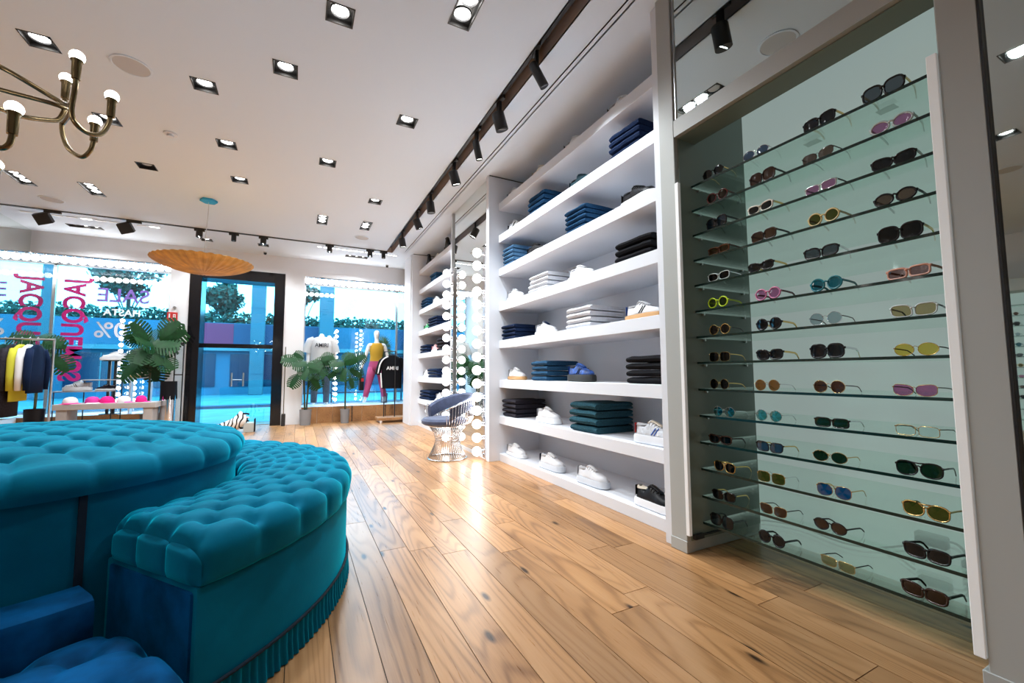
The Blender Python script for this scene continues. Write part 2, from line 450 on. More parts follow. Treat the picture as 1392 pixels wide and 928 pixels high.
bulb_strip(5.70, 16, .10, 2.42, 'vertical strip of lit globe bulbs on the mirror edge behind the wire chair', 1)

M['profile'] = mat('light_profile', (.8, .8, .8), .5, emit=(1, 1, .98), es=.10)
# ------------------------------------------------------------ sunglasses niche
NX, NY0, NY1, NBX = 2.066, .607, 1.72, 2.58
ni = thing('display_niche', 'greige framed wall niche with a mint back panel and glass shelves', 'display', (0, 0, 0))
B(XP, 2.62, 1.70, 1.81, .0, ZC-.003).build('post', 'greige', ni, bevel=.003)
B(XP, 2.62, .46, .56, .0, ZC-.003).build('post', 'greige', ni, bevel=.003)
B(XP-.001, XP+.03, .455, .461, 0, ZC-.004).build('mirror_edge', 'black', ni)
for a in (1.70, .462): B(XP-.004, 2.0, a-.002, a+.112, 0, .065).build('post_plinth', 'greige', ni, bevel=.002)
B(XP+.002, 2.12, .56, 1.70, 2.384, 2.485).build('lintel', 'greige', ni)
B(XP+.03, 2.115, .56, 1.70, 2.378, 2.384).build('lintel_soffit', 'mintdark', ni)
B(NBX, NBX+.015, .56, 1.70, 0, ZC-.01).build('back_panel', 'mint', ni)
B(XP+.03, NBX, 1.692, 1.70, .065, 2.378).build('side_panel', 'mintdark', ni)
B(XP+.03, NBX, .56, .568, .065, 2.378).build('side_panel', 'mintdark', ni)
for a, b in ((1.676, 1.70), (.562, .590)):
    B(XP-.006, XP+.016, a, b, .10, 2.10).build('light_profile', 'profile', ni, bevel=.002)
B(XP+.02, XP+.035, .56, 1.70, 2.485, ZC-.003).build('mirror_fascia', 'mirror_tint', ni)
B(2.12, NBX, 1.692, 1.70, 2.378, ZC-.01).build('side_panel', 'mintdark', ni); B(2.12, NBX, .56, .568, 2.378, ZC-.01).build('side_panel', 'mintdark', ni)
B(XP+.012, XP+.022, 1.688, 1.70, 2.485, ZC-.003).build('mirror_edge', 'steel', ni)
tag(B(XP+.02, XP+.035, -1.6, .458, .0, ZC-.003).build('mirror_panel', 'mirror_tint'), 'floor to ceiling mirror right of the greige niche post', 'mirror')
MB().box(1.98, 2.05, 1.672, 1.69, .075, .10).box(2.05, 2.30, 1.680, 1.69, .085, .093).build('cable_clip', 'black', ni)
# driver box and cable low on the back panel
cp = [(NBX-.012, 1.68, .085), (NBX-.012, 1.62, .10), (NBX-.012, 1.45, .12), (NBX-.012, 1.25, .105), (NBX-.012, 1.10, .13), (NBX-.02, .95, .20)]
MB().tube(smooth_path(cp, 4), .005, 6).build('cable', 'track', ni, smooth=True)
MB().tube(smooth_path([(NBX-.02, .85, .25), (NBX-.02, .80, .25), (NBX-.03, .77, .20), (NBX-.03, .755, .03)], 4), .005, 6).build('cable', 'track', ni, smooth=True)
M['driver'] = mat('driver_grey_green', (.14, .19, .18), .5)
B(NBX-.04, NBX, .83, .94, .215, .27).build('driver_box', 'driver', ni, bevel=.006)
B(NBX-.04, NBX-.002, .62, .79, .165, .195).build('driver_box', 'track', ni, bevel=.004)
ZN = [1 + (z-1)*.888 for z in (2.245, 2.077, 1.909, 1.74, 1.571, 1.4, 1.23, 1.063, .891, .722, .552, .385, .213, .049)]
clip = MB().cyl((0, 0, 0), (0, .014, 0), .007, n=10).mesh('shelf_clip', True)
for i, z in enumerate(ZN):
    w = ' from the top' if i < 7 else ' from the bottom'
    k = i if i < 7 else 13-i
    nm = {0: 'topmost' if i < 7 else 'lowest'}.get(k, ORD[k] + w.replace(' from', '') if False else ORD[k])
    lab = ('topmost glass shelf in the greige sunglasses niche' if i == 0 else 'lowest glass shelf in the greige sunglasses niche' if i == 13 else
           '%s glass shelf%s in the greige sunglasses niche' % (ORD[k], w))
    s = B(NX+.003, NBX-.012, .570, 1.690, z-.012, z).build('glass_shelf', 'shelfglass')
    tag(s, lab, 'shelf', 'glass shelves in the niche')
    B(NX, NX+.003, .570, 1.690, z-.012, z).build('front_edge', 'glassedge', s)
    for yy in (.570, 1.676):
        for xx in (NX+.06, NBX-.08): put(clip, 'shelf_clip', 'steel', ni, loc=(xx, yy, z-.0195))

# opposite wall: the matching glass display seen in the mirrors
ld = thing('display_niche', 'glass shelf display on the far left wall seen in the mirror', 'display', (XL, 0, 0))
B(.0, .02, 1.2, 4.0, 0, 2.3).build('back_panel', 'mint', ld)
B(.0, .40, 1.15, 1.2, 0, 2.5).build('side_panel', 'greige', ld); B(.0, .40, 4.0, 4.05, 0, 2.5).build('side_panel', 'greige', ld)
B(.0, .40, 1.2, 4.0, 2.3, 2.5).build('lintel', 'greige', ld)
for i in range(12):
    s = B(.02, .34, 1.205, 3.995, .2+i*.17-.008, .2+i*.17).build('glass_shelf', 'shelfglass', ld)
    B(.34, .345, 1.205, 3.995, .2+i*.17-.008, .2+i*.17).build('front_edge', 'glassedge', s)

# ------------------------------------------------------------ ceiling lights
def spot_light(name, parent, loc, power, size=120, col=(.90, .965, 1.0), rad=.05, aim=None, blend=.6):
    l = bpy.data.lights.new(name, 'SPOT'); l.energy = power; l.spot_size = radians(size); l.spot_blend = blend
    l.color = col; l.shadow_soft_size = rad
    o = bpy.data.objects.new(name, l); COL.objects.link(o); o.parent = parent; o.location = loc
    if aim: o.rotation_euler = V(aim).to_track_quat('-Z', 'Y').to_euler()
    return o
lampm = MB().lathe([(.0001, -.004), (.03, -.003), (.045, .004), (.050, .012)], 20).mesh('lamp', 'all')
ringm = MB().lathe([(.050, .012), (.056, -.002), (.060, .012)], 20).mesh('lamp_ring', True)
def downlight(px, py, nx, ny, hx, hy, label, off=()):
    t = thing('recessed_downlight', label, 'light', (px, py, ZC), 0, 'recessed ceiling downlights')
    f = MB()
    for a in ((-hx, hx, -hy, -hy+.008), (-hx, hx, hy-.008, hy), (-hx, -hx+.008, -hy, hy), (hx-.008, hx, -hy, hy)):
        f.box(*a, -.004, .07)
    f.box(-hx, hx, -hy, hy, .07, .075)
    f.build('housing', 'track', t)
    k = 0
    for i in range(nx):
        for j in range(ny):
            lx = (i-(nx-1)/2)*.125; ly = (j-(ny-1)/2)*.125
            on = k not in off
            put(lampm, 'lamp', 'lamp' if on else 'lampoff', t, loc=(lx, ly, .022))
            put(ringm, 'lamp_ring', 'black', t, loc=(lx, ly, .022))
            if on: spot_light('downlight_beam', t, (lx, ly, .012), DOWN_W*(.3 if py < 1.6 else .6 if px < -3.1 else 1)/(1 if nx*ny == 1 else 1.8), 140, rad=.045)
            k += 1
sl_lab = {0: 'single square downlight in the ceiling near the top edge, left of the double one',
          1: 'single square downlight right of the chandelier, below the nearest one',
          2: 'single square downlight closest to the long black track slot',
          3: 'single square downlight right of the round ceiling speaker by the chandelier',
          4: 'single square downlight half hidden behind the chandelier bulb',
          5: 'single square downlight at upper left above the brass chandelier',
          6: 'single square downlight in the middle of the ceiling, right of the smoke detector',
          7: 'single square downlight right of centre in the ceiling, fourth row',
          8: 'unlit looking square downlight below the chandelier',
          9: 'small square downlight above the wooden pendant, to its right',
          10: 'small square downlight near the far end of the black track slot',
          11: 'small square downlight behind the front track, above the wooden pendant',
          12: 'small square downlight behind the front track, right of the wooden pendant',
          13: 'square downlight above the seat, seen only in the right-hand mirror',
          14: 'square downlight further left, seen only in the right-hand mirror'}
for i, (px, py) in enumerate(singles):
    lab = sl_lab.get(i, 'square downlight added for fill light outside the picture, %s of the unseen ones' % ORD[max(0, i-15)])
    downlight(px, py, 1, 1, S, S, lab, off=(0,) if i == 8 else ())
tl = ['triple downlight nearest the camera, beside the long track slot', 'triple downlight above the entrance door at mid ceiling', 'triple downlight right of another triple one, near the track slot end', 'triple downlight at the left picture edge', 'triple downlight left of the wooden pendant']
for (px, py), lab in zip(tripY, tl): downlight(px, py, 1, 3, .075, .21, lab, off=(0,) if px == .90 else ())
for (px, py), lab in zip(tripX, ['triple downlight row above the left shop window', 'triple downlight row above the right shop window']): downlight(px, py, 3, 1, .21, .075, lab, off=(0,) if px < 0 else ())

# track rails and their spots
tr1 = tag(B(SLOT[0]+.028, SLOT[1]-.028, -.9, 8.12, ZC+.075, ZC+.118).build('track_rail', 'track', bevel=.003), 'long black light track sunk in the ceiling slot along the shelving', 'track')
tr2 = tag(B(-4.15, SLOT[0], 8.128, 8.172, ZC-.012, ZC+.10).build('track_rail', 'track', bevel=.003), 'black light track crossing the ceiling before the shop front', 'track')
def track_spot(px, py, ztop, tilt, yaw, label, lit=True, r=.040, L=.13, drop=.10, beam=True):
    t = thing('track_spot', label, 'spotlight', (px, py, ztop), yaw, 'black track spotlights')
    B(-.018, .018, -.07, .07, -.035, 0).build('adapter', 'track', t, bevel=.004)
    MB().cyl((0, 0, -.035), (0, 0, -drop), .011, n=10).obox((0, 0, -drop*.6), (.012, 0, 0), (0, .022, 0), (0, 0, drop*.42)).build('stem', 'black', t)
    d = V((sin(tilt), 0, -cos(tilt)))
    c0 = V((0, 0, -drop)) - d*L*.35; c1 = c0 + d*L
    h = MB().tube([c0, c0+d*.008, c1-d*.02, c1, c1-d*.012], [r*.9, r, r, r, r*.84], 20, caps=True).build('head', 'black', t, smooth=True)
    lm = MB().cyl(c1-d*.014, c1-d*.006, r*.86, n=20).build('lens', 'lamp' if lit else 'lampoff', h)
    if beam:
        w = d.copy(); spot_light('spot_beam', t, c1+d*.01, SPOT_W, 95, aim=w, rad=.03)
zt1 = ZC+.078
sp = [(2.55, .5, -.3, False, .034, 'unlit looking black track spot nearest the picture top, narrow head'),
      (3.20, .35, .2, False, .056, 'black track spot with a fat head, second from the picture top'),
      (3.72, .25, .1, True, .034, 'narrow black track spot beside the fat headed one'),
      (4.40, .35, .2, True, .054, 'lit black track spot above the left end of the wide shelving'),
      (5.35, .15, .1, False, .054, 'black track spot above the bulb mirror, pointing straight down'),
      (6.05, .45, .2, True, .054, 'black track spot above the far white shelving'),
      (7.05, .2, .1, True, .054, 'last black track spot at the far end of the slot')]
for y, tilt, yaw, lit, r, lab in sp:
    track_spot((SLOT[0]+SLOT[1])/2, y, zt1, tilt, yaw, lab, lit, r, L=.19 if r < .035 else .15, drop=.19)
track_spot((SLOT[0]+SLOT[1])/2, 1.70, zt1, .25, pi, 'lit black track spot seen in the mirror above the niche', True, .054, L=.15, drop=.19)
for px, lit, lab in ((-1.468, True, 'lit front track spot left of the wooden pendant cord'), (-1.004, False, 'unlit front track spot right of the wooden pendant cord'), (-.583, True, 'lit front track spot above the entrance door'), (.452, True, 'lit front track spot above the right shop window'), (1.152, True, 'lit front track spot right of the dashed light line'), (1.40, False, 'dark front track spot in the corner of both tracks')):
    track_spot(px, 8.15, ZC-.012, .12 if lit else 0, -pi/2, lab, lit, .045 if lit else .036, L=.12, drop=.055, beam=lit)
for px, lab in ((-3.24, 'square black floodlight on the front track at far left'), (-2.347, 'square black floodlight on the front track left of the pendant')):
    t = thing('track_floodlight', lab, 'spotlight', (px, 8.15, ZC-.012), 0, 'square track floodlights')
    B(-.02, .16, -.018, .018, -.03, 0).build('adapter', 'track', t, bevel=.004)
    MB().cyl((.02, 0, -.03), (0, .02, -.08), .01, n=8).build('bracket', 'black', t)
    h = MB().obox((-.03, .03, -.11), (.075, 0, .03), (0, .03, .02), (.028, .03, -.065)).build('head', 'black', t, bevel=.006)
    MB().obox((-.03, .063, -.088), (.065, 0, .026), (0, .002, .0015), (.024, .026, -.056)).build('lens', 'lampoff', h)

# dashed LED lines close to the shop front
for x0, x1, n, lab in ((.25, 1.72, 14, 'dashed line of white light segments above the right shop window'), (-3.6, -2.0, 10, 'dashed line of light segments above the left shop window')):
    t = thing('linear_light', lab, 'light', ((x0+x1)/2, 8.38, ZC))
    B((x0-x1)/2, (x1-x0)/2, -.03, .03, -.004, -.0005).build('profile', 'ceiling', t)
    for i in range(n):
        a = (x0-x1)/2 + (x1-x0)*i/n
        B(a+.012, a+(x1-x0)/n-.03, -.02, .02, -.008, -.004).build('light_segment', 'led' if x0 > 0 else ('led' if i in (4, 9) else 'lampoff'), t)

# speakers, smoke detector, cameras
for px, py, lab in ((-1.19, 4.0, 'round white ceiling speaker beside the brass chandelier'), (-2.99, 7.64, 'round ceiling speaker near the front track at far left'), (.922, 7.5, 'round ceiling speaker near the corner of the two tracks'), (.95, 1.66, 'round ceiling speaker seen in the mirror above the niche'), (-3.38, 1.6, 'round ceiling speaker seen in the right-hand mirror')):
    t = thing('ceiling_speaker', lab, 'speaker', (px, py, ZC), 0, 'round ceiling speakers')
    MB().lathe([(.125, 0), (.125, -.006), (.112, -.008), (.108, -.003)], 32).build('bezel', 'ceiling', t, smooth=True)
    MB().lathe([(.0001, -.006), (.06, -.006), (.109, -.004)], 32).build('grille', 'lawn', t, smooth=True)
t = thing('smoke_detector', 'small white smoke detector on the ceiling', 'detector', (-1.168, 5.0, ZC))
MB().lathe([(.055, 0), (.055, -.012), (.03, -.014), (.028, -.034), (.0001, -.04)], 20).build('body', 'white', t, smooth=True)
MB().lathe([(.029, -.018), (.0295, -.026)], 20).build('vent_band', 'slot', t)
for px, lab in ((-.62, 'tiny black camera on the fascia above the entrance door'), (1.66, 'tiny black camera at the ceiling corner above the right window')):
    t = thing('security_camera', lab, 'camera', (px, 9.2, ZC))
    MB().lathe([(.03, 0), (.03, -.02), (.0001, -.02)], 16).build('mount', 'greige', t)
    MB().sphere((0, 0, -.03), .028, 8, 12).build('dome', 'blackgloss', t, smooth=True)
# ============================================================ round tiered velvet seating
CX, CY = -1.015, 2.507
def sstep(a, b, x):
    t = min(1, max(0, (x-a)/(b-a))); return t*t*(3-2*t)
def tuft(u, v):
    """diamond quilting: soft pits at the buttons, shallow pleats between them"""
    du, dv = abs(u-round(u)), abs(v-round(v))
    pit = math.exp(-(du*du+dv*dv)/.045)
    crease = max(math.exp(-(du/.06)**2), math.exp(-(dv/.06)**2))
    puff = (abs(sin(pi*u))*abs(sin(pi*v)))**.5
    return .82 + .22*puff - .85*pit - .10*crease
def sector(mb, r0, r1, z0, z1, a0, a1, da=2.0, rad=0.0):
    n = max(2, int((a1-a0)/da)+1)
    rr = rad
    if rr: prof = [(r0, z0), (r1, z0), (r1, z1-rr), (r1-rr*.3, z1-rr*.3), (r1-rr, z1), (r0+rr, z1), (r0+rr*.3, z1-rr*.3), (r0, z1-rr)]
    else: prof = [(r0, z0), (r1, z0), (r1, z1), (r0, z1)]
    rings = []
    for i in range(n):
        a = radians(a0 + (a1-a0)*i/(n-1)); rings.append([(r*cos(a), r*sin(a), z) for r, z in prof])
    return mb.loft(rings)
def tufted_sector(r0, r1, zb, zt, a0, a1, pr, parc, amp=.03, crown=.015, rc=.055):
    """cushion over a ring sector: profile swept round, with diamond tufts"""
    prof = []                 # (r, z, nr, nz, s_from_inner)
    H = zt-zb
    def seg(p, q, n, nn):
        for i in range(n): t = i/n; prof.append((p[0]+(q[0]-p[0])*t, p[1]+(q[1]-p[1])*t, *nn))
    seg((r0, zb), (r0, zt-rc), 5, (-1, 0))
    for i in range(7): t = i/7*pi/2; prof.append((r0+rc-rc*cos(t), zt-rc+rc*sin(t), -cos(t), sin(t)))
    seg((r0+rc, zt), (r1-rc, zt), int((r1-r0-2*rc)/.010), (0, 1))
    for i in range(9): t = i/9*pi/2; prof.append((r1-rc+rc*sin(t), zt-rc+rc*cos(t), sin(t), cos(t)))
    seg((r1, zt-rc), (r1, zb), 8, (1, 0)); prof.append((r1-.004, zb, 1, 0))
    ss = [0]
    for p, q in zip(prof, prof[1:]): ss.append(ss[-1] + hypot(q[0]-p[0], q[1]-p[1]))
    s_in = next(s for s, p in zip(ss, prof) if p[3] > .99); s_out = max(s for s, p in zip(ss, prof) if p[3] > .99)
    rm = (r0+r1)/2; arc = radians(a1-a0)*rm
    na = int(arc/.011); N = max(1, round(arc/parc)); rows = max(1, round((s_out-s_in)/pr))
    rings = []
    for i in range(na+1):
        t = i/na; a = radians(a0 + (a1-a0)*t); ua = t*N
        de = min(t, 1-t)*arc           # distance to cut end
        en = sqrt(max(0, 1-(1-min(1, de/.05))**2))
        ring = []
        for (r, z, nr, nz), s in zip(prof, ss):
            b = (s-s_in)/(s_out-s_in)*rows
            bc = min(rows, max(0, b))
            top = tuft(ua+bc, ua-bc)
            side = abs(sin(pi*(ua+bc)))**.3
            k = sstep(0, .35, max(-b, b-rows))
            h = top*(1-k) + side*k*.75 + .1*k
            edge_fade = 1 - sstep(zt-.06, zb, z)*.75 if abs(nr) > .5 else 1
            d = amp*(h-.55)*edge_fade + crown*sin(pi*min(1, max(0, (s-s_in)/(s_out-s_in))))*(1-k)
            rr, zz = r + nr*d, z + nz*d
            zz = zb + (zz-zb)*(.80 + .20*en)
            ring.append((rr*cos(a), rr*sin(a), zz))
        rings.append(ring)
    mb = MB().loft(rings)
    # pleated end face
    a = radians(a0); tx, ty = sin(a), -cos(a); c0, c1 = r0+.012, r1-.006
    ztop = lambda t: zb + (zt-zb)*.80 + (crown*.4 - .004)*sin(pi*t) - .03*(abs(2*t-1))**8
    def ep(i, j):
        t = i/72; k = j/9; r = c0 + (c1-c0)*t
        e = min(1, t/.06, (1-t)/.06)
        d = (.006 + .016*abs(sin(pi*rows*t))**.3*(1-(2*k-1)**4*.75))*e
        z = zb + (ztop(t)-zb)*k - (.012*(1-abs(sin(pi*rows*t))**.3) if j == 9 else 0)
        if j == 9: d *= .25
        return (r*cos(a)+tx*d, r*sin(a)+ty*d, z)
    mb.grid(ep, 73, 10)
    return mb
def pleats(r, z0, z1, a0, a1, pitch, amp):
    n = int(radians(a1-a0)*r/pitch)*6
    def p(i, j):
        a = radians(a0 + (a1-a0)*i/n); k = (i/6)
        rr = r + amp*sin(2*pi*k + .6*sin(i*.37)) + (.006 if j == 0 else 0)
        z = [z0, (z0+z1)/2, z1][j]
        return (rr*cos(a), rr*sin(a), z)
    return MB().grid(p, n+1, 3)

bench = thing('curved_bench', 'curved teal velvet bench with a tufted seat and a pleated skirt', 'bench', (CX, CY, 0))
A0, A1 = -52, 200
sector(MB(), .765, 1.268, .0, .395, A0, A1, 1.5, rad=.012).build('body', 'velvet', bench, smooth=True)
sector(MB(), .79, 1.25, .015, .38, A0-.35, A0, 1, rad=.01).build('end_panel', 'velvet_shaded', bench, smooth=True)
tufted_sector(.775, 1.278, .398, .522, A0+.3, A1, .165, .15, .036, .022, .045).build('seat_cushion', 'velvet', bench, smooth='all')
pleats(1.275, .004, .105, A0, A1, .030, .0060).build('skirt', 'velvet', bench, smooth='all')
n = 260
MB().tube([(1.276*cos(radians(A0+(A1-A0)*i/n)), 1.276*sin(radians(A0+(A1-A0)*i/n)), .108) for i in range(n+1)], .006, 6).build('piping', 'velvet_dark', bench, smooth='all')

drum = thing('round_ottoman', 'large round teal velvet ottoman tier with a deep tufted domed top', 'ottoman', (CX, CY, 0))
MB().lathe([(.752, 0), (.752, .612), (.70, .615), (.0001, .615)], 160).build('body', 'velvet', drum, smooth=True)
for a in (-57.2, 60, 180):
    MB().xf(Matrix.Identity(4)).obox((.752*cos(radians(a)), .752*sin(radians(a)), .306), (.008*cos(radians(a)), .008*sin(radians(a)), 0), (-.010*sin(radians(a)), .010*cos(radians(a)), 0), (0, 0, .305)).build('seam', 'velvet_dark', drum)
def drum_top():
    R, rc, zb, ze, zc = .775, .055, .612, .705, .775
    prof = [(0.0001 + (R-rc)*i/60, None) for i in range(61)]
    pts = [(r, zc-(zc-ze)*(r/(R-rc))**2.2, 0, 1) for r, _ in prof]
    for i in range(1, 10): t = i/9*pi/2; pts.append((R-rc+rc*sin(t), ze-rc+rc*cos(t), sin(t), cos(t)))
    for i in range(1, 5): pts.append((R - .006*(i/4)**2, ze-rc + (zb-ze+rc)*i/4, 1, 0))
    n = 420; N = 26; P = .19
    def f(i, j):
        r, z, nr, nz = pts[i]; a = 2*pi*j/n
        x, y = r*cos(a), r*sin(a)
        h1 = tuft((x+y*1.15)/P + .5, (x-y*1.15)/P + .5)
        h2 = abs(sin(N*a/2))**.3
        k = sstep(.62, .70, r)
        side = (1 - .8*sstep(ze-rc, zb, z)) if nr > .9 else 1
        d = (.036*(h1-.6)*(1-k) + .026*(h2-.5)*k)*side
        return (x + nr*d*cos(a), y + nr*d*sin(a), z + nz*d)
    return MB().grid(f, len(pts), n, False, True)
drum_top().build('top_cushion', 'velvet', drum, smooth='all')

low = thing('low_bench', 'low velvet bench section at the near left corner, coloured in shaded blue', 'bench', (CX, CY, 0))
sector(MB(), .77, .945, .0, .345, -125, -57.8, 2, rad=.03).build('back_roll', 'velvet_shaded', low, smooth=True)
sector(MB(), .955, 1.46, 0, .10, -125, -55.8, 2).build('base', 'velvet_shaded', low)
tufted_sector(.955, 1.48, .102, .245, -125, -55.5, .26, .24, .034, .02).build('seat_cushion', 'velvet_shaded', low, smooth='all')

# ============================================================ chandelier
ch = thing('chandelier', 'aged brass chandelier with curled double arms and small white bulbs', 'chandelier', (-1.06, 1.93, 0))
U = [[(-.708, 1.9, 2.045), (-.708, 1.9, 1.977), (-.716, 1.91, 1.902), (-.707, 1.92, 1.863), (-.684, 1.95, 1.85), (-.66, 1.98, 1.87), (-.647, 2.0, 1.93), (-.644, 2.0, 1.983)],
     [(-.846, 2.2, 2.117), (-.846, 2.2, 2.033), (-.848, 2.2, 1.957), (-.824, 2.19, 1.883), (-.777, 2.17, 1.846), (-.75, 2.16, 1.869), (-.738, 2.15, 1.905), (-.737, 2.15, 1.945)],
     [(-.78, 1.75, 1.75), (-.78, 1.75, 1.715), (-.787, 1.755, 1.685), (-.805, 1.76, 1.672), (-.838, 1.78, 1.69), (-.857, 1.8, 1.774), (-.862, 1.8, 1.85)]]
ARM = [[(-.714, 1.905, 1.92), (-.79, 2.02, 1.978), (-.91, 1.95, 2.02), (-1.06, 1.93, 2.06)], [(-.846, 2.2, 1.98), (-.79, 2.06, 1.975), (-.93, 2.0, 1.966), (-1.06, 1.93, 1.95)],
       [(-.79, 2.06, 1.969), (-.80, 2.05, 1.925), (-.82, 2.02, 1.90), (-.86, 1.95, 1.865), (-.90, 1.87, 1.845), (-1.06, 1.93, 1.84)], [(-.857, 1.8, 1.78), (-.95, 1.87, 1.85), (-1.06, 1.93, 1.87)]]
O = V((-1.06, 1.93, 0))
cup = MB().lathe([(.0001, -.035), (.012, -.035), (.013, .025), (.017, .03), (.017, .034), (.0001, .034)], 14).mesh('bulb_holder', True)
blb = MB().sphere((0, 0, 0), .021, 8, 14, 1.0).mesh('bulb', 'all')
for k in range(3):
    R = Matrix.Rotation(2*pi*k/3, 4, 'Z')
    for path in ARM:
        MB().tube([R @ (p-O) for p in smooth_path(path)], .008, 8).build('arm', 'brass', ch, smooth='all')
    for path in U:
        MB().tube([R @ (p-O) for p in smooth_path(path)], .008, 8).build('branch', 'brass', ch, smooth='all')
        for e in (path[0], path[-1]):
            c = R @ (V(e)-O)
            h = put(cup, 'bulb_holder', 'brass', ch, loc=tuple(c))
            put(blb, 'bulb', 'bulb', h, loc=(0, 0, .046))
MB().lathe([(.0001, 1.80), (.02, 1.81), (.035, 1.86), (.02, 1.92), (.015, 1.98), (.035, 2.05), (.02, 2.12), (.009, 2.15), (.009, 2.25)], 20).build('column', 'brass', ch, smooth=True)
MB().tube([(V((cos(t), .0, sin(t)))*.045 + V((0, 0, 2.29))) for t in [2*pi*i/24 for i in range(24)]], .007, 8, closed=True).build('hanging_ring', 'brass', ch, smooth='all')
MB().cyl((0, 0, 2.33), (0, 0, ZC-.02), .007, n=8).build('rod', 'brass', ch, smooth=True)
MB().lathe([(.06, ZC-.001), (.06, ZC-.02), (.02, ZC-.05), (.0001, ZC-.05)], 20).build('canopy', 'brass', ch, smooth=True)

# ============================================================ wooden pendant
pe = thing('pendant_lamp', 'wide shallow wooden veneer pendant lamp hanging before the entrance', 'lamp', (-1.15, 6.74, 0))
def shade(i, j):
    n = 144; r = .565*(i/16); a = 2*pi*j/n
    z = 2.48 - .155*(1-(r/.565)**2)**.8 if i < 16 else 2.48
    z += .005*(r/.565)*(1 if (j//2) % 2 else -1)
    return (r*cos(a) if i else .0005*cos(a), r*sin(a) if i else .0005*sin(a), z)
MB().grid(shade, 17, 144, False, True).build('shade', 'veneer', pe)
def shade2(i, j):
    n = 144; r = .565*(i/8); a = 2*pi*j/n
    return ((r if i else .0005)*cos(a), (r if i else .0005)*sin(a), 2.482 + .06*(1-(r/.565)**2) + .005*(r/.565)*(1 if (j//2) % 2 else -1))
MB().grid(shade2, 9, 144, False, True).build('shade_top', 'veneer', pe)
MB().tube([(0, 0, 2.54), (.008, 0, 2.9), (.02, 0, 3.1), (.02, 0, ZC-.03)], .004, 6).build('cord', 'steel', pe, smooth=True)
M['skyblue'] = mat('blue_canopy', (.02, .36, .62), .4)
MB().lathe([(.10, ZC-.002), (.10, ZC-.028), (.0001, ZC-.03)], 6, (.02, 0, 0)).build('canopy', 'skyblue', pe)

# ============================================================ wire chair
M['cushion'] = mat('slate_fabric', (.055, .07, .13), .8, sheen=.3, noise=(20, .2))
wc = thing('wire_chair', 'nickel wire armchair with slate blue cushions beside the bulb mirror', 'chair', (1.60, 4.84, 0), radians(188))
wires = MB()
for k in range(46):
    a = 2*pi*k/46
    wires.tube([(r*cos(a), r*sin(a), z) for r, z in ((.225, .006), (.195, .06), (.155, .15), (.14, .22), (.16, .30), (.215, .385))], .0035, 5)
stuff(wires.build('base_wires', 'chrome', wc, smooth='all'))
ringp = lambda r, z, n=48: [(r*cos(2*pi*i/n), r*sin(2*pi*i/n), z) for i in range(n)]
MB().tube(ringp(.226, .008), .008, 8, closed=True).build('base_ring', 'chrome', wc, smooth='all')
MB().tube(ringp(.14, .22), .005, 6, closed=True).build('waist_ring', 'chrome', wc, smooth='all')
MB().tube(ringp(.225, .39), .008, 8, closed=True).build('seat_ring', 'chrome', wc, smooth='all')
back = MB(); rim = []
for k in range(41):
    t = -1 + 2*k/40; a = pi + t*radians(118)     # chair faces local +x
    zr = .74 - .15*abs(t)**2.2; rr = .325 + .02*abs(t)
    back.tube([(.225*cos(a), .225*sin(a), .39), ((.27)*cos(a), .27*sin(a), .41), (.305*cos(a), .305*sin(a), .47), (rr*cos(a), rr*sin(a), zr)], .0035, 5)
    rim.append((rr*cos(a), rr*sin(a), zr))
stuff(back.build('back_wires', 'chrome', wc, smooth='all'))
MB().tube(rim, .009, 8).build('rim', 'chrome', wc, smooth='all')
MB().lathe([(.0001, .40), (.23, .40), (.262, .42), (.265, .45), (.24, .475), (.0001, .485)], 40, (.045, 0, 0)).build('seat_cushion', 'cushion', wc, smooth=True)
pad = []
for k in range(31):
    t = -1 + 2*k/30; a = pi + t*radians(112); zr = .735 - .15*abs(t)**2.2
    pad.append([((r)*cos(a), r*sin(a), z) for r, z in ((.30, zr-.13), (.318, zr-.05), (.322, zr+.012), (.30, zr+.022), (.275, zr+.0), (.27, zr-.10), (.28, zr-.14))])
MB().loft(pad).build('back_cushion', 'cushion', wc, smooth=True)
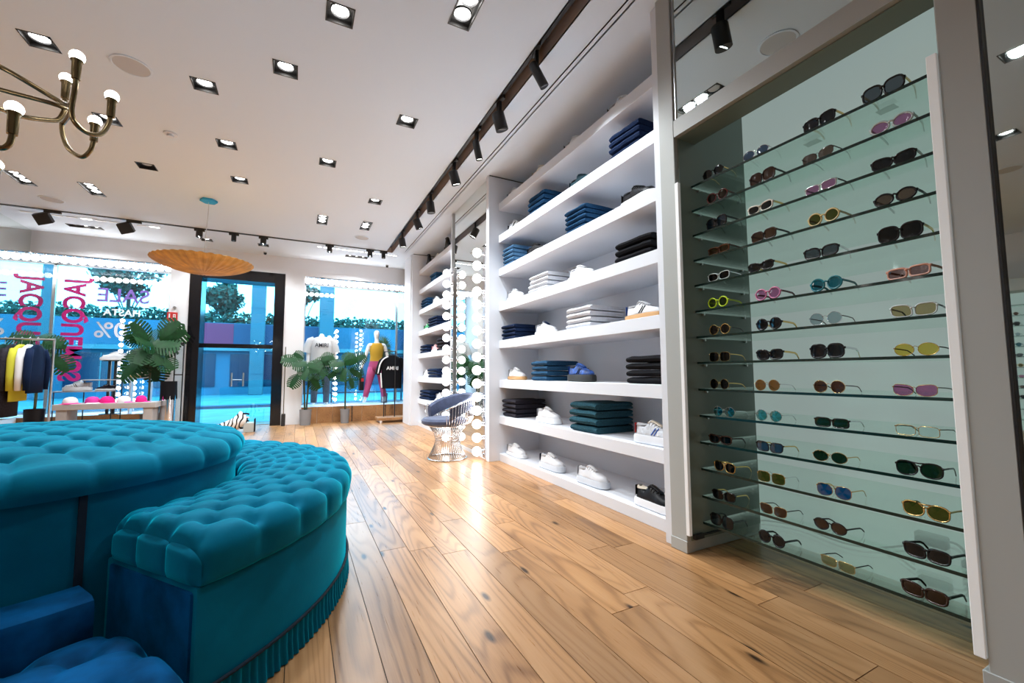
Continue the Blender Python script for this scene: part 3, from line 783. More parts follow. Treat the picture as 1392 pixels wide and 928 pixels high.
# ============================================================ shoes
def interp(tab, t):
    for (a, va), (b, vb) in zip(tab, tab[1:]):
        if t <= b: return va + (vb-va)*(t-a)/(b-a)
    return tab[-1][1]
def shoe_meshes(kind):
    L = .31
    so = {'low': .030, 'chunky': .045, 'runner': .050, 'boot': .035}[kind]
    top = [(0, .060), (.05, .080), (.12, .072), (.24, .060), (.32, .084), (.38, .092), (.48, .080), (.6, .062), (.78, .046), (.92, .036), (1, .012)]
    if kind == 'boot': top = [(0, .20), (.06, .215), (.26, .21), (.34, .19), (.42, .13), (.6, .075), (.78, .052), (.92, .038), (1, .012)]
    wid = [(0, .014), (.05, .030), (.2, .037), (.4, .039), (.6, .045), (.76, .048), (.9, .039), (.97, .022), (1, .006)]
    rings = []
    for i in range(25):
        t = i/24; x = -L/2 + .008 + (L-.016)*t; w = interp(wid, t); z = interp(top, t)
        ring = []
        for k in range(17):
            a = pi*k/16
            c, s = cos(a), sin(a)
            ring.append((x, w*(abs(c)**.75)*(1 if c >= 0 else -1)*(1-.28*s*(z > .06)), so + z*s**.8))
        rings.append(ring)
    up = MB().loft(rings).mesh('upper', 'all')
    def outline(g, n=40):
        pts = []
        for i in range(n):
            t = (1-cos(2*pi*i/n))/2; sg = 1 if i <= n/2 else -1
            pts.append((-L/2 - g + (L+2*g)*t, sg*(interp(wid, t)+g*(0 < t < 1))))
        return pts
    a, b = outline(.004), outline(.008)
    sole = MB().loft([[(x*.97, y*.92, .001) for x, y in a], [(x, y, .008) for x, y in b], [(x, y, so*.8) for x, y in b], [(x, y, so+.006) for x, y in a]]).mesh('sole', True)
    zc = interp(top, .16)+so
    op = MB().loft([[(-L*.33 + .052*cos(t), .024*sin(t), zc-.006 + .006*cos(t)) for t in [2*pi*k/16 for k in range(16)]], [(-L*.33 + .046*cos(t), .019*sin(t), zc+.005 - .002*cos(t)) for t in [2*pi*k/16 for k in range(16)]]]).mesh('collar_opening', True)
    tg = MB().loft([[(-.055+.10*k/5, .018*cos(t)-.0, (interp(top, .30+.062*k)+so) + .006*sin(t)+.004) for t in [2*pi*j/8 for j in range(8)]] for k in range(6)]).mesh('tongue', 'all')
    lc = MB()
    for k in range(5):
        x = -.035 + .019*k; t = (x+L/2)/L; z = interp(top, t)+so
        lc.tube([(x-.004, -.024, z-.018), (x, -.012, z+.006), (x, .012, z+.006), (x+.004, .024, z-.018)], .0035, 5)
    lc = lc.mesh('laces', 'all')
    ht = MB().loft([[(-L/2+.004 + .012*j + (.004 if k else 0), (.018+.008*j)*sg*1.0, so+.02+k*.058) for k, j, sg in ((0, 0, -1), (0, 0, 1), (1, 0, 1), (1, 0, -1))] for _ in (0, 1)]) if False else None
    tab = MB()
    def hp(i, j):
        a = -1.1 + 2.2*i/8; zz = so + .012 + .062*j/4
        return (-L/2 + .030 - .034*cos(a), .036*sin(a), zz)
    tab.grid(hp, 9, 5); tab = tab.mesh('heel_tab', 'all')
    st = MB()
    for sg in (-1, 1):
        for k in (0, 1):
            x0 = -.01 + .022*k
            pts = [(x0 + .03*j/5, sg*(.040 - .010*j/5 + .0035), so + .012 + .045*j/5) for j in range(6)]
            st.tube(pts, .0035, 5)
    return dict(upper=up, sole=sole, opening=op, tongue=tg, laces=lc, heel=tab, stripes=st.mesh('stripe', 'all'))
SHOE = {k: shoe_meshes(k) for k in ('low', 'chunky', 'runner', 'boot')}
def cm(name, col, rough=.55, **k):
    if name not in M: M[name] = mat(name, col, rough, **({'spec': .12, **k} if rough > .6 else k))
    return name
cm('leather_white', (.72, .73, .76), .45); cm('leather_black', (.009, .009, .011), .45, spec=.2); cm('rubber_white', (.78, .78, .80), .5)
cm('rubber_clear', (.60, .63, .68), .25); cm('gum', (.55, .30, .12), .5); cm('rubber_black', (.02, .02, .02), .6); cm('red', (.55, .02, .02), .5)
cm('royal_blue', (.02, .10, .42), .5); cm('camo_blue', (.02, .08, .32), .55, noise=(25, .9)); cm('silver_mesh', (.58, .60, .64), .4, noise=(60, .2))
cm('orange', (.75, .16, .02), .5); cm('cream', (.70, .62, .50), .6); cm('pink_suede', (.70, .35, .36), .7); cm('green', (.02, .28, .10), .5)
cm('off_white', (.56, .57, .61), .5); cm('dark_lining', (.03, .03, .035), .8); cm('grey_lining', (.45, .45, .47), .8); cm('dark_teal', (.01, .07, .10), .6); cm('blue_grey', (.30, .38, .50), .5)
def shoe(loc, rz, label, kind='low', upper='leather_white', sole='rubber_white', laces='leather_white', heel=None, lining='grey_lining', tongue=None, stripe=None, cat='shoe', group=None, sc=1.08):
    t = thing('sneaker' if kind != 'boot' else 'ankle_boot', label, cat, loc, rz, group)
    t.scale = (sc, sc, sc)
    m = SHOE[kind]
    u = put(m['upper'], 'upper', upper, t)
    put(m['sole'], 'sole', sole, t)
    put(m['opening'], 'collar_opening', lining, t)
    put(m['tongue'], 'tongue', tongue or upper, t)
    put(m['laces'], 'laces', laces, t)
    put(m['heel'], 'heel_tab', heel or ('off_white' if upper == 'leather_white' else upper), t)
    if stripe: put(m['stripes'], 'side_stripes', stripe, t)
    return t

# ============================================================ folded garments
rng = random.Random(3)
def garment(name, label, loc, D, Wd, th, m, group, jitter=.006):
    """folded piece: C-shaped section, fold towards the aisle, lying along y"""
    rings = []
    n = 10; e = th/2
    for i in range(n+1):
        t = i/n; y = Wd*t
        w = .004*sin(5*t+rng.random()*2) + rng.uniform(-.002, .002)
        soft = .82 + .18*sqrt(max(0, 1-(2*t-1)**6))
        dz = th*.04*sin(7*t + rng.random())
        ring = []
        def P(x, z): ring.append((x+w, y, max(.0005, z*soft + (dz if z > th*.3 else 0))))
        back = D + .012*sin(9*t+rng.random()*3)
        P(back, 0.001); P(D*.5, 0.0); P(.03, .0); P(.008, e*.35); P(0, e); P(.008, th-e*.35); P(.03, th*.98); P(D*.5, th*1.02); P(back, th*.93)
        P(back+.004, th*.72); P(back-.004, th*.54); P(D*.35, th*.505); P(D*.35, th*.495); P(back-.006, th*.46); P(back+.006, th*.25)
        rings.append(ring)
    o = MB().loft(rings).build(name, m, smooth=True)
    o.location = (loc[0]+rng.uniform(-jitter, jitter), loc[1]+rng.uniform(-jitter, jitter), loc[2])
    o.rotation_euler = (0, 0, rng.uniform(-.02, .02))
    return tag(o, label, 'clothing', group)
cm('denim_navy', (.006, .016, .05), .85, noise=(120, .35)); cm('denim_blue', (.010, .048, .115), .85, noise=(120, .4)); cm('denim_mid', (.017, .066, .135), .85, noise=(120, .45))
cm('denim_teal', (.018, .066, .09), .85, noise=(120, .45)); cm('cotton_black', (.007, .007, .009), .85); cm('cotton_white', (.66, .67, .71), .85, noise=(40, .05)); cm('cotton_charcoal', (.022, .02, .028), .85, noise=(60, .3))
cm('denim_light', (.06, .15, .27), .85, noise=(100, .3))
POS = {1: ['only'], 2: ['bottom', 'top'], 3: ['bottom', 'middle', 'top'], 4: ['bottom', 'second lowest', 'second highest', 'top'], 5: ['bottom', 'second lowest', 'middle', 'second highest', 'top']}
def stack(shelf, yfar, ynear, D, n, th, m, what, where, X0=2.10, kind='folded_jeans'):
    z = ZS[shelf-1] + .001
    for k in range(n):
        lab = '%s of %d %s, %s' % (POS[n][k], n, what, where)
        garment(kind, lab, (X0, ynear, z), D, yfar-ynear, th, m, 'stack of ' + what + ' ' + where)
        z += th*1.07
# wide unit (shelf 1 = top)
stack(2, 2.45, 2.14, .30, 4, .048, 'denim_navy', 'folded navy trousers', 'right end of second shelf from top')
stack(2, 3.74, 3.43, .30, 4, .046, 'denim_blue', 'folded dark blue jeans', 'left half of second shelf from top')
stack(3, 3.07, 2.78, .32, 5, .040, 'denim_blue', 'folded blue jeans', 'middle of third shelf from top')
stack(3, 4.36, 4.10, .32, 5, .042, 'denim_light', 'folded light blue jeans', 'left end of third shelf from top')
stack(4, 2.41, 2.06, .34, 3, .050, 'cotton_black', 'folded black trousers', 'right end of fourth shelf from top')
stack(4, 3.74, 3.39, .34, 4, .042, 'cotton_white', 'folded white tops', 'left half of fourth shelf from top', kind='folded_shirt')
stack(5, 3.07, 2.74, .36, 4, .044, 'cotton_white', 'folded white jeans', 'middle of fifth shelf beside the gum soled shoe')
stack(5, 4.38, 4.07, .34, 4, .040, 'denim_navy', 'folded indigo jeans', 'left end of fifth shelf from top')
stack(6, 2.33, 2.00, .36, 4, .046, 'cotton_black', 'folded black jeans', 'right end of sixth shelf from top')
stack(6, 3.70, 3.42, .36, 4, .046, 'denim_mid', 'folded blue denim jeans', 'sixth shelf beside the blue camouflage shoe')
stack(7, 4.37, 4.06, .38, 4, .046, 'cotton_charcoal', 'folded black striped tops', 'left end of seventh shelf from top', kind='folded_shirt')
stack(7, 3.04, 2.69, .38, 4, .058, 'denim_teal', 'folded teal washed jeans', 'middle of seventh shelf from top')
R_ = -pi/2
def sh(shelf, y, label, x=2.19, rz=R_, **k): shoe((x, y, ZS[shelf-1]+.001), rz, label, group='shoes on the wide white shelving', **k)
sh(1, 2.38, 'white sneaker with black heel tab at the right end of the top shelf', heel='leather_black')
sh(1, 3.00, 'white sneaker with black heel tab in the middle of the top shelf', heel='leather_black')
sh(1, 3.60, 'plain cream white sneaker on the top shelf, left of the middle', upper='cream')
sh(1, 4.20, 'white sneaker at the left end of the top shelf', heel='blue_grey')
sh(2, 2.92, 'dark teal sneaker between two denim stacks on the second shelf', upper='dark_teal', sole='leather_white', laces='dark_teal', lining='dark_lining')
sh(2, 4.18, 'white sneaker with black panels at the left end of second shelf', heel='leather_black', stripe='leather_black')
sh(3, 2.24, 'black sneaker with white sole at the right of the third shelf', kind='chunky', upper='leather_black', laces='leather_black', lining='dark_lining')
sh(3, 3.72, 'black sneaker beside light blue jeans on the third shelf', upper='leather_black', laces='leather_black', sole='rubber_white', lining='dark_lining')
sh(4, 2.95, 'all white sneaker beside the white tops on the fourth shelf')
sh(4, 4.20, 'all white sneaker at the left end of the fourth shelf', kind='chunky')
sh(5, 2.22, 'white shoe with dark stripes and gum sole on the fifth shelf', sole='gum', stripe='leather_black', heel='royal_blue')
sh(5, 3.55, 'white sneaker with navy tongue beside indigo jeans on fifth shelf', tongue='denim_navy')
sh(6, 2.98, 'blue camouflage high sneaker with black sole on the sixth shelf', kind='runner', upper='camo_blue', sole='rubber_black', laces='royal_blue', heel='royal_blue', lining='dark_lining', stripe='leather_black')
sh(6, 4.18, 'white sneaker with gum sole at the left of the sixth shelf', sole='gum')
sh(7, 2.12, 'white runner with red heel, blue patches and red tipped sole', kind='runner', upper='silver_mesh', sole='leather_white', heel='red', stripe='royal_blue', tongue='cream', x=2.17, rz=R_+.12)
sh(7, 3.52, 'white sneaker beside the black striped tops on the seventh shelf', kind='chunky', rz=R_+.1)
sh(8, 2.13, 'black leather sneaker with thick white sole on the lowest shelf', kind='chunky', upper='leather_black', laces='leather_black', lining='cream', x=2.16, rz=R_+.05)
sh(8, 2.82, 'white sneaker with clear grey sole, second from right on lowest shelf', kind='chunky', sole='rubber_clear', x=2.17, rz=R_+.1)
sh(8, 3.44, 'white sneaker with navy heel tab and clear sole on lowest shelf', kind='chunky', sole='rubber_clear', heel='denim_navy', x=2.17, rz=R_+.1)
sh(8, 4.16, 'white sneaker at the left end of the lowest shelf', x=2.17, rz=R_+.1)
# far unit
def fs(shelf, y, label, **k): shoe((2.19, y, ZS[shelf-1]+.001), R_, label, group='shoes on the far white shelving', **k)
fs(1, 7.72, 'black ankle boot at the left of the far unit top shelf', kind='boot', upper='leather_black', sole='rubber_black', laces='leather_black', lining='dark_lining')
fs(1, 6.60, 'black ankle boot nearest the mirror on the far unit top shelf', kind='boot', upper='leather_black', sole='rubber_black', laces='leather_black', lining='dark_lining')
fs(1, 7.2, 'pale sneaker between two black boots on the far unit', upper='cream')
fs(3, 7.25, 'white sneaker beside the blue jeans, far unit third shelf', kind='chunky')
fs(4, 7.85, 'green and white sneaker on the far white shelving', upper='green')
fs(5, 7.30, 'pale pink suede shoe on the far white shelving', upper='pink_suede', sole='rubber_white')
fs(6, 7.85, 'white sneaker at the left of the far unit sixth shelf')
fs(6, 6.65, 'white sneaker beside navy trousers, far unit sixth shelf', kind='chunky')
fs(7, 7.0, 'white sneaker beside the wire chair on the far unit', kind='chunky')
fw = 'on the far white shelving'
stack(2, 7.40, 7.05, .32, 3, .05, 'denim_mid', 'folded blue jeans', 'second shelf of the far unit')
stack(3, 8.00, 7.58, .32, 4, .045, 'denim_blue', 'folded blue jeans', 'third shelf of the far unit')
stack(4, 7.50, 6.98, .32, 4, .045, 'denim_navy', 'folded navy jeans', 'fourth shelf of the far unit')
stack(5, 8.04, 7.60, .32, 3, .05, 'denim_navy', 'folded navy trousers', 'left of fifth shelf, far unit')
stack(5, 6.98, 6.45, .32, 4, .05, 'cotton_charcoal', 'folded charcoal tops', 'right of fifth shelf, far unit', kind='folded_shirt')
stack(6, 7.50, 6.95, .32, 3, .05, 'denim_navy', 'folded navy trousers', 'sixth shelf of the far unit')
stack(7, 8.04, 7.40, .32, 3, .055, 'denim_navy', 'folded dark jeans', 'seventh shelf of the far unit')

# ============================================================ sunglasses
LENS = {}
def lens(name, tint, base=.07):
    if name not in LENS: LENS[name] = glass('lens_'+name, tint, .16, .02, base*.35)
    return LENS[name]
for k, t, b in (('black', (.012, .012, .015), .06), ('brown', (.10, .035, .02), .06), ('grey', (.10, .11, .13), .07), ('gradient', (.16, .09, .07), .07), ('bluegrey', (.05, .09, .17), .10), ('pink', (.52, .18, .36), .07), ('olive', (.10, .09, .015), .07), ('green', (.015, .04, .02), .06),
                ('teal', (.01, .16, .22), .09), ('mirror_teal', (.08, .32, .32), .30), ('blue', (.01, .10, .30), .16), ('yellow', (.75, .55, .10), .07), ('tan', (.50, .38, .20), .08), ('amber', (.35, .13, .03), .08), ('clear', (.86, .93, .92), .07), ('clear_grey', (.42, .50, .54), .10), ('peach', (.30, .16, .16), .08), ('neon', (.30, .34, .08), .08)):
    lens(k, t, b)
cm('f_black', (.008, .008, .010), .15); cm('f_tort', (.10, .03, .01), .2, noise=(90, .8)); cm('f_burg', (.10, .015, .012), .2); cm('f_white', (.80, .76, .66), .25); cm('f_cream', (.78, .62, .28), .25)
cm('f_neon', (.62, .85, .03), .3); cm('f_pink', (.62, .20, .36), .25); cm('f_teal', (.01, .20, .25), .2); cm('f_peach', (.72, .36, .26), .3); cm('f_clear', (.70, .78, .78), .1); cm('f_brown', (.035, .014, .008), .2)
M['f_gold'] = M['gold']; M['f_silver'] = M['chrome']
def outline(shape, n=22):
    pts = []
    for i in range(n):
        a = 2*pi*i/n; c, s = cos(a), sin(a)      # +y = outer side
        sg = lambda v: 1 if v >= 0 else -1
        if shape == 'round': y, z = .028*c, .027*s
        elif shape == 'oval': y, z = .030*c, .023*s
        elif shape == 'square': y, z = .031*sg(c)*abs(c)**.55, .025*sg(s)*abs(s)**.6
        elif shape == 'big': y, z = .0315*sg(c)*abs(c)**.62, .029*sg(s)*abs(s)**.7
        elif shape == 'rect': y, z = .031*sg(c)*abs(c)**.5, .019*sg(s)*abs(s)**.55
        elif shape == 'cat': y, z = .032*sg(c)*abs(c)**.8, .021*sg(s)*abs(s)**.85 + .007*max(0, c)*(s > -.2)
        elif shape == 'aviator': y, z = .031*sg(c)*abs(c)**.8 + .003*s, .026*sg(s)*abs(s)**.85 - .004*c*(s < 0)
        elif shape == 'wayfarer': y, z = .031*sg(c)*abs(c)**.6 + .004*s, .023*sg(s)*abs(s)**.65
        pts.append((y, z))
    return pts
GC = {}
def glasses_meshes(shape, thick):
    key = (shape, thick)
    if key in GC: return GC[key]
    pts = outline(shape); cy = .0355; zb = -min(z for _, z in pts) + thick
    fr = MB()
    for sg in (-1, 1):
        fr.tube([(.004*(y/.03)**2, sg*(cy+y), zb+z) for y, z in pts], thick, 6, closed=True)
    iy = cy - max(abs(y) for y, _ in pts)
    zt = zb + .010
    fr.tube([(0, -iy-.004, zt-.002), (-.001, 0, zt+.003), (0, iy+.004, zt-.002)], thick*1.0, 6)
    if shape == 'aviator': fr.tube([(0, -cy+.008, zb+.024), (-.001, 0, zb+.022), (0, cy-.008, zb+.024)], thick, 6)
    oy = cy + max(y for y, _ in pts); hz = zb + (.012 if shape not in ('round', 'oval') else .006)
    for sg in (-1, 1): fr.obox((.006, sg*(oy+.001), hz), (.005, 0, 0), (0, max(.0015, thick), 0), (0, 0, max(.002, thick*1.2)))
    ln = []
    for sg in (-1, 1):
        m = MB(); k = len(pts)
        m.add([(-.002, sg*cy, zb)] + [(.004*(y/.03)**2 - .001, sg*(cy+y*.98), zb+z*.98) for y, z in pts], [(0, 1+i, 1+(i+1) % k) for i in range(k)])
        ln.append(m.mesh('lens', 'all'))
    tp = []
    for sg in (-1, 1):
        p = [(.006, sg*(oy+.002), hz), (.05, sg*(oy+.001), hz-.002), (.095, sg*(oy-.002), max(hz-.006, .012)), (.112, sg*(oy-.004), hz-.014), (.132, sg*(oy-.008), .004)]
        tw = max(.0016, thick*.8)
        m = MB()
        m.loft([[(x, y-tw*.6, z-tw*1.3), (x, y+tw*.6, z-tw*1.3), (x, y+tw*.6, z+tw*1.3), (x, y-tw*.6, z+tw*1.3)] for x, y, z in p])
        tp.append(m.mesh('temple', False))
    GC[key] = (fr.mesh('frame', 'all'), ln, tp)
    return GC[key]
def glasses(desc, loc, rz, shape, thick, fm, lm, tm, label, cat='sunglasses', parent=None):
    t = thing('sunglasses', label, cat, loc, rz, 'sunglasses on the glass shelves')
    f, ln, tp = glasses_meshes(shape, thick)
    put(f, 'frame', fm, t)
    for m in ln: put(m, 'lens', LENS[lm], t)
    for m in tp: put(m, 'temple', tm, t)
    return t
T, Tm, Tn = .0040, .0028, .0012
K, G, Sv = 'f_black', 'f_gold', 'f_silver'
GL = [
 [('black and gold', 'round', Tm, K, 'black', G), ('pale silver rimmed', 'oval', Tn, Sv, 'bluegrey', Sv), ('black tortoise', 'square', T, K, 'black', G), ('large black rounded', 'big', T, K, 'grey', G)],
 [('burgundy round', 'round', T, 'f_burg', 'brown', 'f_burg'), ('dark brown square', 'big', T, 'f_brown', 'brown', K), ('thin brown gradient', 'cat', Tn, 'f_brown', 'gradient', K), ('pink lensed clear', 'oval', T, 'f_clear', 'pink', 'f_clear')],
 [('glossy blue black', 'big', T, K, 'bluegrey', K), ('white framed cat eye', 'cat', T, 'f_white', 'black', G), ('silver rimmed pink', 'rect', Tm, Sv, 'pink', K), ('black cat eye', 'cat', T, K, 'black', 'f_clear')],
 [('tortoiseshell', 'rect', T, 'f_tort', 'amber', 'f_tort'), ('dark brown black', 'square', T, 'f_brown', 'brown', K), ('cream yellow round', 'round', .0038, 'f_cream', 'olive', 'f_cream'), ('black butterfly', 'oval', T, K, 'gradient', K)],
 [('white edged black', 'cat', Tm, 'f_clear', 'black', Sv), ('small black cat eye', 'cat', T, K, 'black', G), ('studded black', 'wayfarer', T, K, 'grey', Sv), ('oversized black square', 'big', .004, K, 'black', G)],
 [('neon yellow', 'round', T, 'f_neon', 'neon', 'f_neon'), ('translucent pink', 'round', T, 'f_pink', 'pink', 'f_burg'), ('teal round', 'round', T, 'f_teal', 'teal', 'f_teal'), ('peach framed', 'rect', T, 'f_peach', 'peach', 'f_peach')],
 [('gold rimmed oval', 'round', Tm, G, 'gradient', K), ('black round', 'round', T, K, 'black', G), ('silver grey round', 'round', Tn, Sv, 'clear_grey', K), ('pale tan lensed', 'wayfarer', Tm, 'f_clear', 'tan', K)],
 [('gold browline', 'square', Tn, G, 'black', G), ('black rounded square', 'wayfarer', T, K, 'black', G), ('wide black winged', 'big', T, K, 'black', Sv), ('yellow lensed gold', 'oval', Tn, G, 'yellow', K)],
 [('thin gold black round', 'round', Tn, G, 'black', G), ('amber gradient rimless', 'round', Tn, G, 'amber', Sv), ('dark round gold', 'round', Tn, G, 'brown', K), ('pink lensed winged', 'cat', Tn, G, 'pink', Sv)],
 [('mirrored teal', 'round', Tn, Sv, 'mirror_teal', Sv), ('pale teal rimless', 'round', Tn, Sv, 'mirror_teal', Sv), ('black rectangular', 'rect', Tm, K, 'green', Sv), ('clear rimless', 'rect', Tn, G, 'clear', Sv)],
 [('tortoise cat eye', 'cat', T, 'f_brown', 'black', K), ('blue grey browline', 'wayfarer', Tm, K, 'bluegrey', G), ('green round gold', 'oval', Tn, G, 'green', G), ('dark green aviator', 'aviator', Tm, K, 'green', K)],
 [('gold aviator black', 'aviator', Tm, G, 'black', G), ('olive lensed gold', 'square', Tn, G, 'olive', Sv), ('blue mirrored aviator', 'aviator', Tn, G, 'blue', G), ('olive aviator gold', 'aviator', Tm, G, 'olive', G)],
 [('black winged', 'wayfarer', Tm, K, 'black', G), ('brown gradient square', 'wayfarer', Tn, G, 'brown', K), ('brown black oval', 'oval', Tm, K, 'brown', K), ('large black browline', 'wayfarer', T, K, 'black', K)],
 [('chunky black', 'big', .004, K, 'grey', K), ('black round thick', 'round', T, K, 'black', K), ('tan lensed gold', 'rect', Tn, G, 'tan', K), ('chunky brown black', 'wayfarer', .0042, 'f_brown', 'brown', K)]]
GY = [[1.554, 1.301, 1.003, .767], [1.532, 1.274, 1.017, .749], [1.544, 1.292, 1.013, .751], [1.537, 1.281, 1.008, .754], [1.544, 1.304, 1.026, .747], [1.555, 1.274, 1.013, .731], [1.552, 1.277, 1.024, .724], [1.56, 1.281, 1.026, .725], [1.567, 1.3, 1.026, .738], [1.546, 1.3, 1.025, .74], [1.576, 1.304, 1.039, .742], [1.556, 1.304, 1.032, .732], [1.568, 1.301, 1.055, .739], [1.587, 1.315, 1.034, .754]]
COLW = ['leftmost', 'second from left', 'third from left', 'rightmost']
for r in range(14):
    sh_w = 'topmost glass shelf' if r == 0 else 'lowest glass shelf' if r == 13 else ('%s glass shelf from top' % ORD[r] if r < 7 else '%s glass shelf from bottom' % ORD[13-r])
    for c in range(4):
        d, shape, th, fm, lm, tm = GL[r][c]
        glasses(d, (2.082, GY[r][c], ZN[r]+.0005), radians(rng.uniform(-8, 3)), shape, th, fm, lm, tm, '%s sunglasses, %s on the %s' % (d, COLW[c], sh_w))
# the few that show in the right-hand mirror, on the opposite wall
for i in range(9):
    for j, yy in enumerate((2.05, 2.40)):
        d, shape, th, fm, lm, tm = GL[i][j*2]
        glasses(d, (XL+.32, yy, .2+(i+2)*.17+.0005), pi, shape, th, fm, lm, tm, '%s sunglasses on the far left wall display, %s shelf, %s column' % (d, ORD[i+2], ('near', 'far')[j]))
# price cards under two of the shelves' glasses
for yy, z, lab in ((.80, ZN[0], 'small white price card on the topmost glass shelf, at right'), (1.09, ZN[0], 'small white price card on the topmost glass shelf, middle')):
    pc = MB().obox((0, 0, .0008), (.025, 0, 0), (0, .032, 0), (0, 0, .0006)).build('price_card', 'leather_white', loc=(2.20, yy, z)); tag(pc, lab, 'card')
# ============================================================ lights framing the shop windows, stand-ins for reflected bulbs
bigb = MB().sphere((0, 0, 0), .054, 8, 14).mesh('bulb', 'all')
sock = MB().lathe([(.02, 0), (.02, -.03), (.0001, -.03)], 10).mesh('socket', True)
for x0, x1, lab in ((-3.84, -2.13, 'row of lit globe bulbs along the head of the left shop window'), (.13, 2.05, 'row of lit globe bulbs along the head of the right shop window')):
    t = thing('bulb_garland', lab, 'light', ((x0+x1)/2, YF+.03, 2.98), 0, 'bulb rows over the shop windows')
    n = round((x1-x0)/.112)
    B((x0-x1)/2-.04, (x1-x0)/2+.04, -.03, .03, -.02, -.001).build('backplate', 'chrome', t)
    for i in range(n+1):
        s = put(sock, 'socket', 'chrome', t, loc=((x0-x1)/2 + (x1-x0)*i/n, -.0, -.02))
        put(bigb, 'bulb', 'bulb', s, loc=(0, 0, -.07))
smb = MB().sphere((0, 0, 0), .034, 8, 12).mesh('bulb', 'all')
for px, z0, z1, lab in ((-2.88, .50, 1.95, 'tall added pole of small bulbs standing in for a reflection in the left window'), (-2.66, .50, 1.15, 'short added pole of small bulbs standing in for a reflection beside the left window plant'), (.60, .40, 1.76, 'added pole of bulbs standing in for a reflection between the two mannequins, left one'), (.75, .40, 1.90, 'added pole of bulbs standing in for a reflection between the two mannequins, right one')):
    t = thing('bulb_reflection', lab, 'light', (px, 10.08, .32), 0, 'stand-ins for reflected bulbs in the shop windows')  # poles added as stand-ins for bulb strips reflected in the panes
    MB().cyl((0, 0, .015), (0, 0, z1-.30), .01, n=8).build('pole', 'chrome', t)
    MB().lathe([(.08, 0), (.08, .012), (.0001, .015)], 20).build('base', 'chrome', t)
    n = round((z1-z0)/.115)
    for i in range(n+1): put(smb, 'bulb', 'bulb', t, loc=(0, -.04, z0-.32+.03+(z1-z0)*i/n))

# ============================================================ lettering on the panes (reads from outside)
M['magenta'] = mat('magenta_vinyl', (.50, .01, .17), .5); M['vinyl_violet'] = mat('violet_vinyl', (.22, .12, .50), .5); M['vinyl_white'] = mat('white_vinyl', (.8, .8, .8), .5); M['vinyl_grey'] = mat('grey_vinyl', (.48, .46, .50), .5)
me = text_mesh('JACQUEMUS', .40, .001, bold=.013, stretch=.82)
o = put(me, 'window_lettering', 'magenta', win_l)
o.matrix_world = Matrix.Translation((-3.60, YG-.006, 1.80)) @ Matrix(((0, -1, 0, 0), (0, 0, 1, 0), (-1, 0, 0, 0), (0, 0, 0, 1)))
for body, x, z, s, m in (('SALE', -2.94, 2.45, .36, 'vinyl_violet'), ('HASTA', -2.95, 2.14, .17, 'vinyl_white'), ('-70%', -2.93, 1.80, .40, 'vinyl_grey')):
    me = text_mesh(body, s, .001, bold=.004)
    o = put(me, 'window_lettering', m, win_l)
    o.matrix_world = Matrix.Translation((x, YG-.006, z)) @ Matrix(((-1, 0, 0, 0), (0, 0, 1, 0), (0, 1, 0, 0), (0, 0, 0, 1)))

# ============================================================ plants
M['leaf'] = mat('monstera_leaf', (.004, .045, .009), .5, spec=.25, noise=(4, .4)); M['leaf_dark'] = mat('dark_leaf', (.008, .075, .02), .4, noise=(4, .4)); M['leaf_pale'] = mat('palm_leaf', (.035, .09, .02), .6)
M['stem'] = mat('plant_stem', (.035, .045, .015), .6); M['pot'] = mat('grey_pot', (.22, .22, .23), .7); M['soil'] = mat('soil', (.02, .014, .01), .95)
def monstera_leaf():
    mb = MB(); n = 9
    def wd(t): return .52*(sin(pi*min(1, max(0, (t+.18)/1.18)))**.75)
    def zz(x, t): return -.18*t*t - .35*x*x + .03
    for sg in (-1, 1):
        vs = []
        for i in range(n):
            t0, t1 = i/n - .10, (i+.80)/n - .10
            a0, a1 = t0+.03, t1+.03
            for t, k, sh in ((t0, 0, 0), (t1 + .2/n, 0, 0), (t1+.2/n, .4, .02), (t0, .4, .02)):
                x = wd(max(0, t))*k*sg; y = max(-.02, t)+sh*0; vs.append((x, y, zz(x, t)))
            for t, k in ((t0+.01, .4), (t1, .4), (t1, 1.0), ((t0+t1)/2, 1.06), (t0+.01, .97)):
                x = wd(t)*k*sg; y = t + .10*(k-.4); vs.append((x, y, zz(x, t)))
        for i in range(n):
            b = i*9
            f1 = (b, b+1, b+2, b+3); f2 = (b+4, b+5, b+6, b+7, b+8)
            mb.add([vs[q] for q in f1], [(0, 1, 2, 3) if sg > 0 else (3, 2, 1, 0)]); mb.add([vs[q] for q in f2], [(0, 1, 2, 3, 4) if sg > 0 else (4, 3, 2, 1, 0)])
    return mb.mesh('leaf', True)
MON = monstera_leaf()
def palm_leaf():
    mb = MB()
    for i in range(11):
        a = radians(-75 + 15*i); L = .9 - .25*abs(i-5)/5
        d = V((sin(a), cos(a), 0)); s = V((cos(a), -sin(a), 0))*.035
        p = [V((0, 0, 0)), d*L*.5 + s + V((0, 0, .02)), d*L + V((0, 0, -.22)), d*L*.5 - s + V((0, 0, .02))]
        mb.add(p, [(0, 1, 2, 3)])
    return mb.mesh('leaf', True)
PALM = palm_leaf()
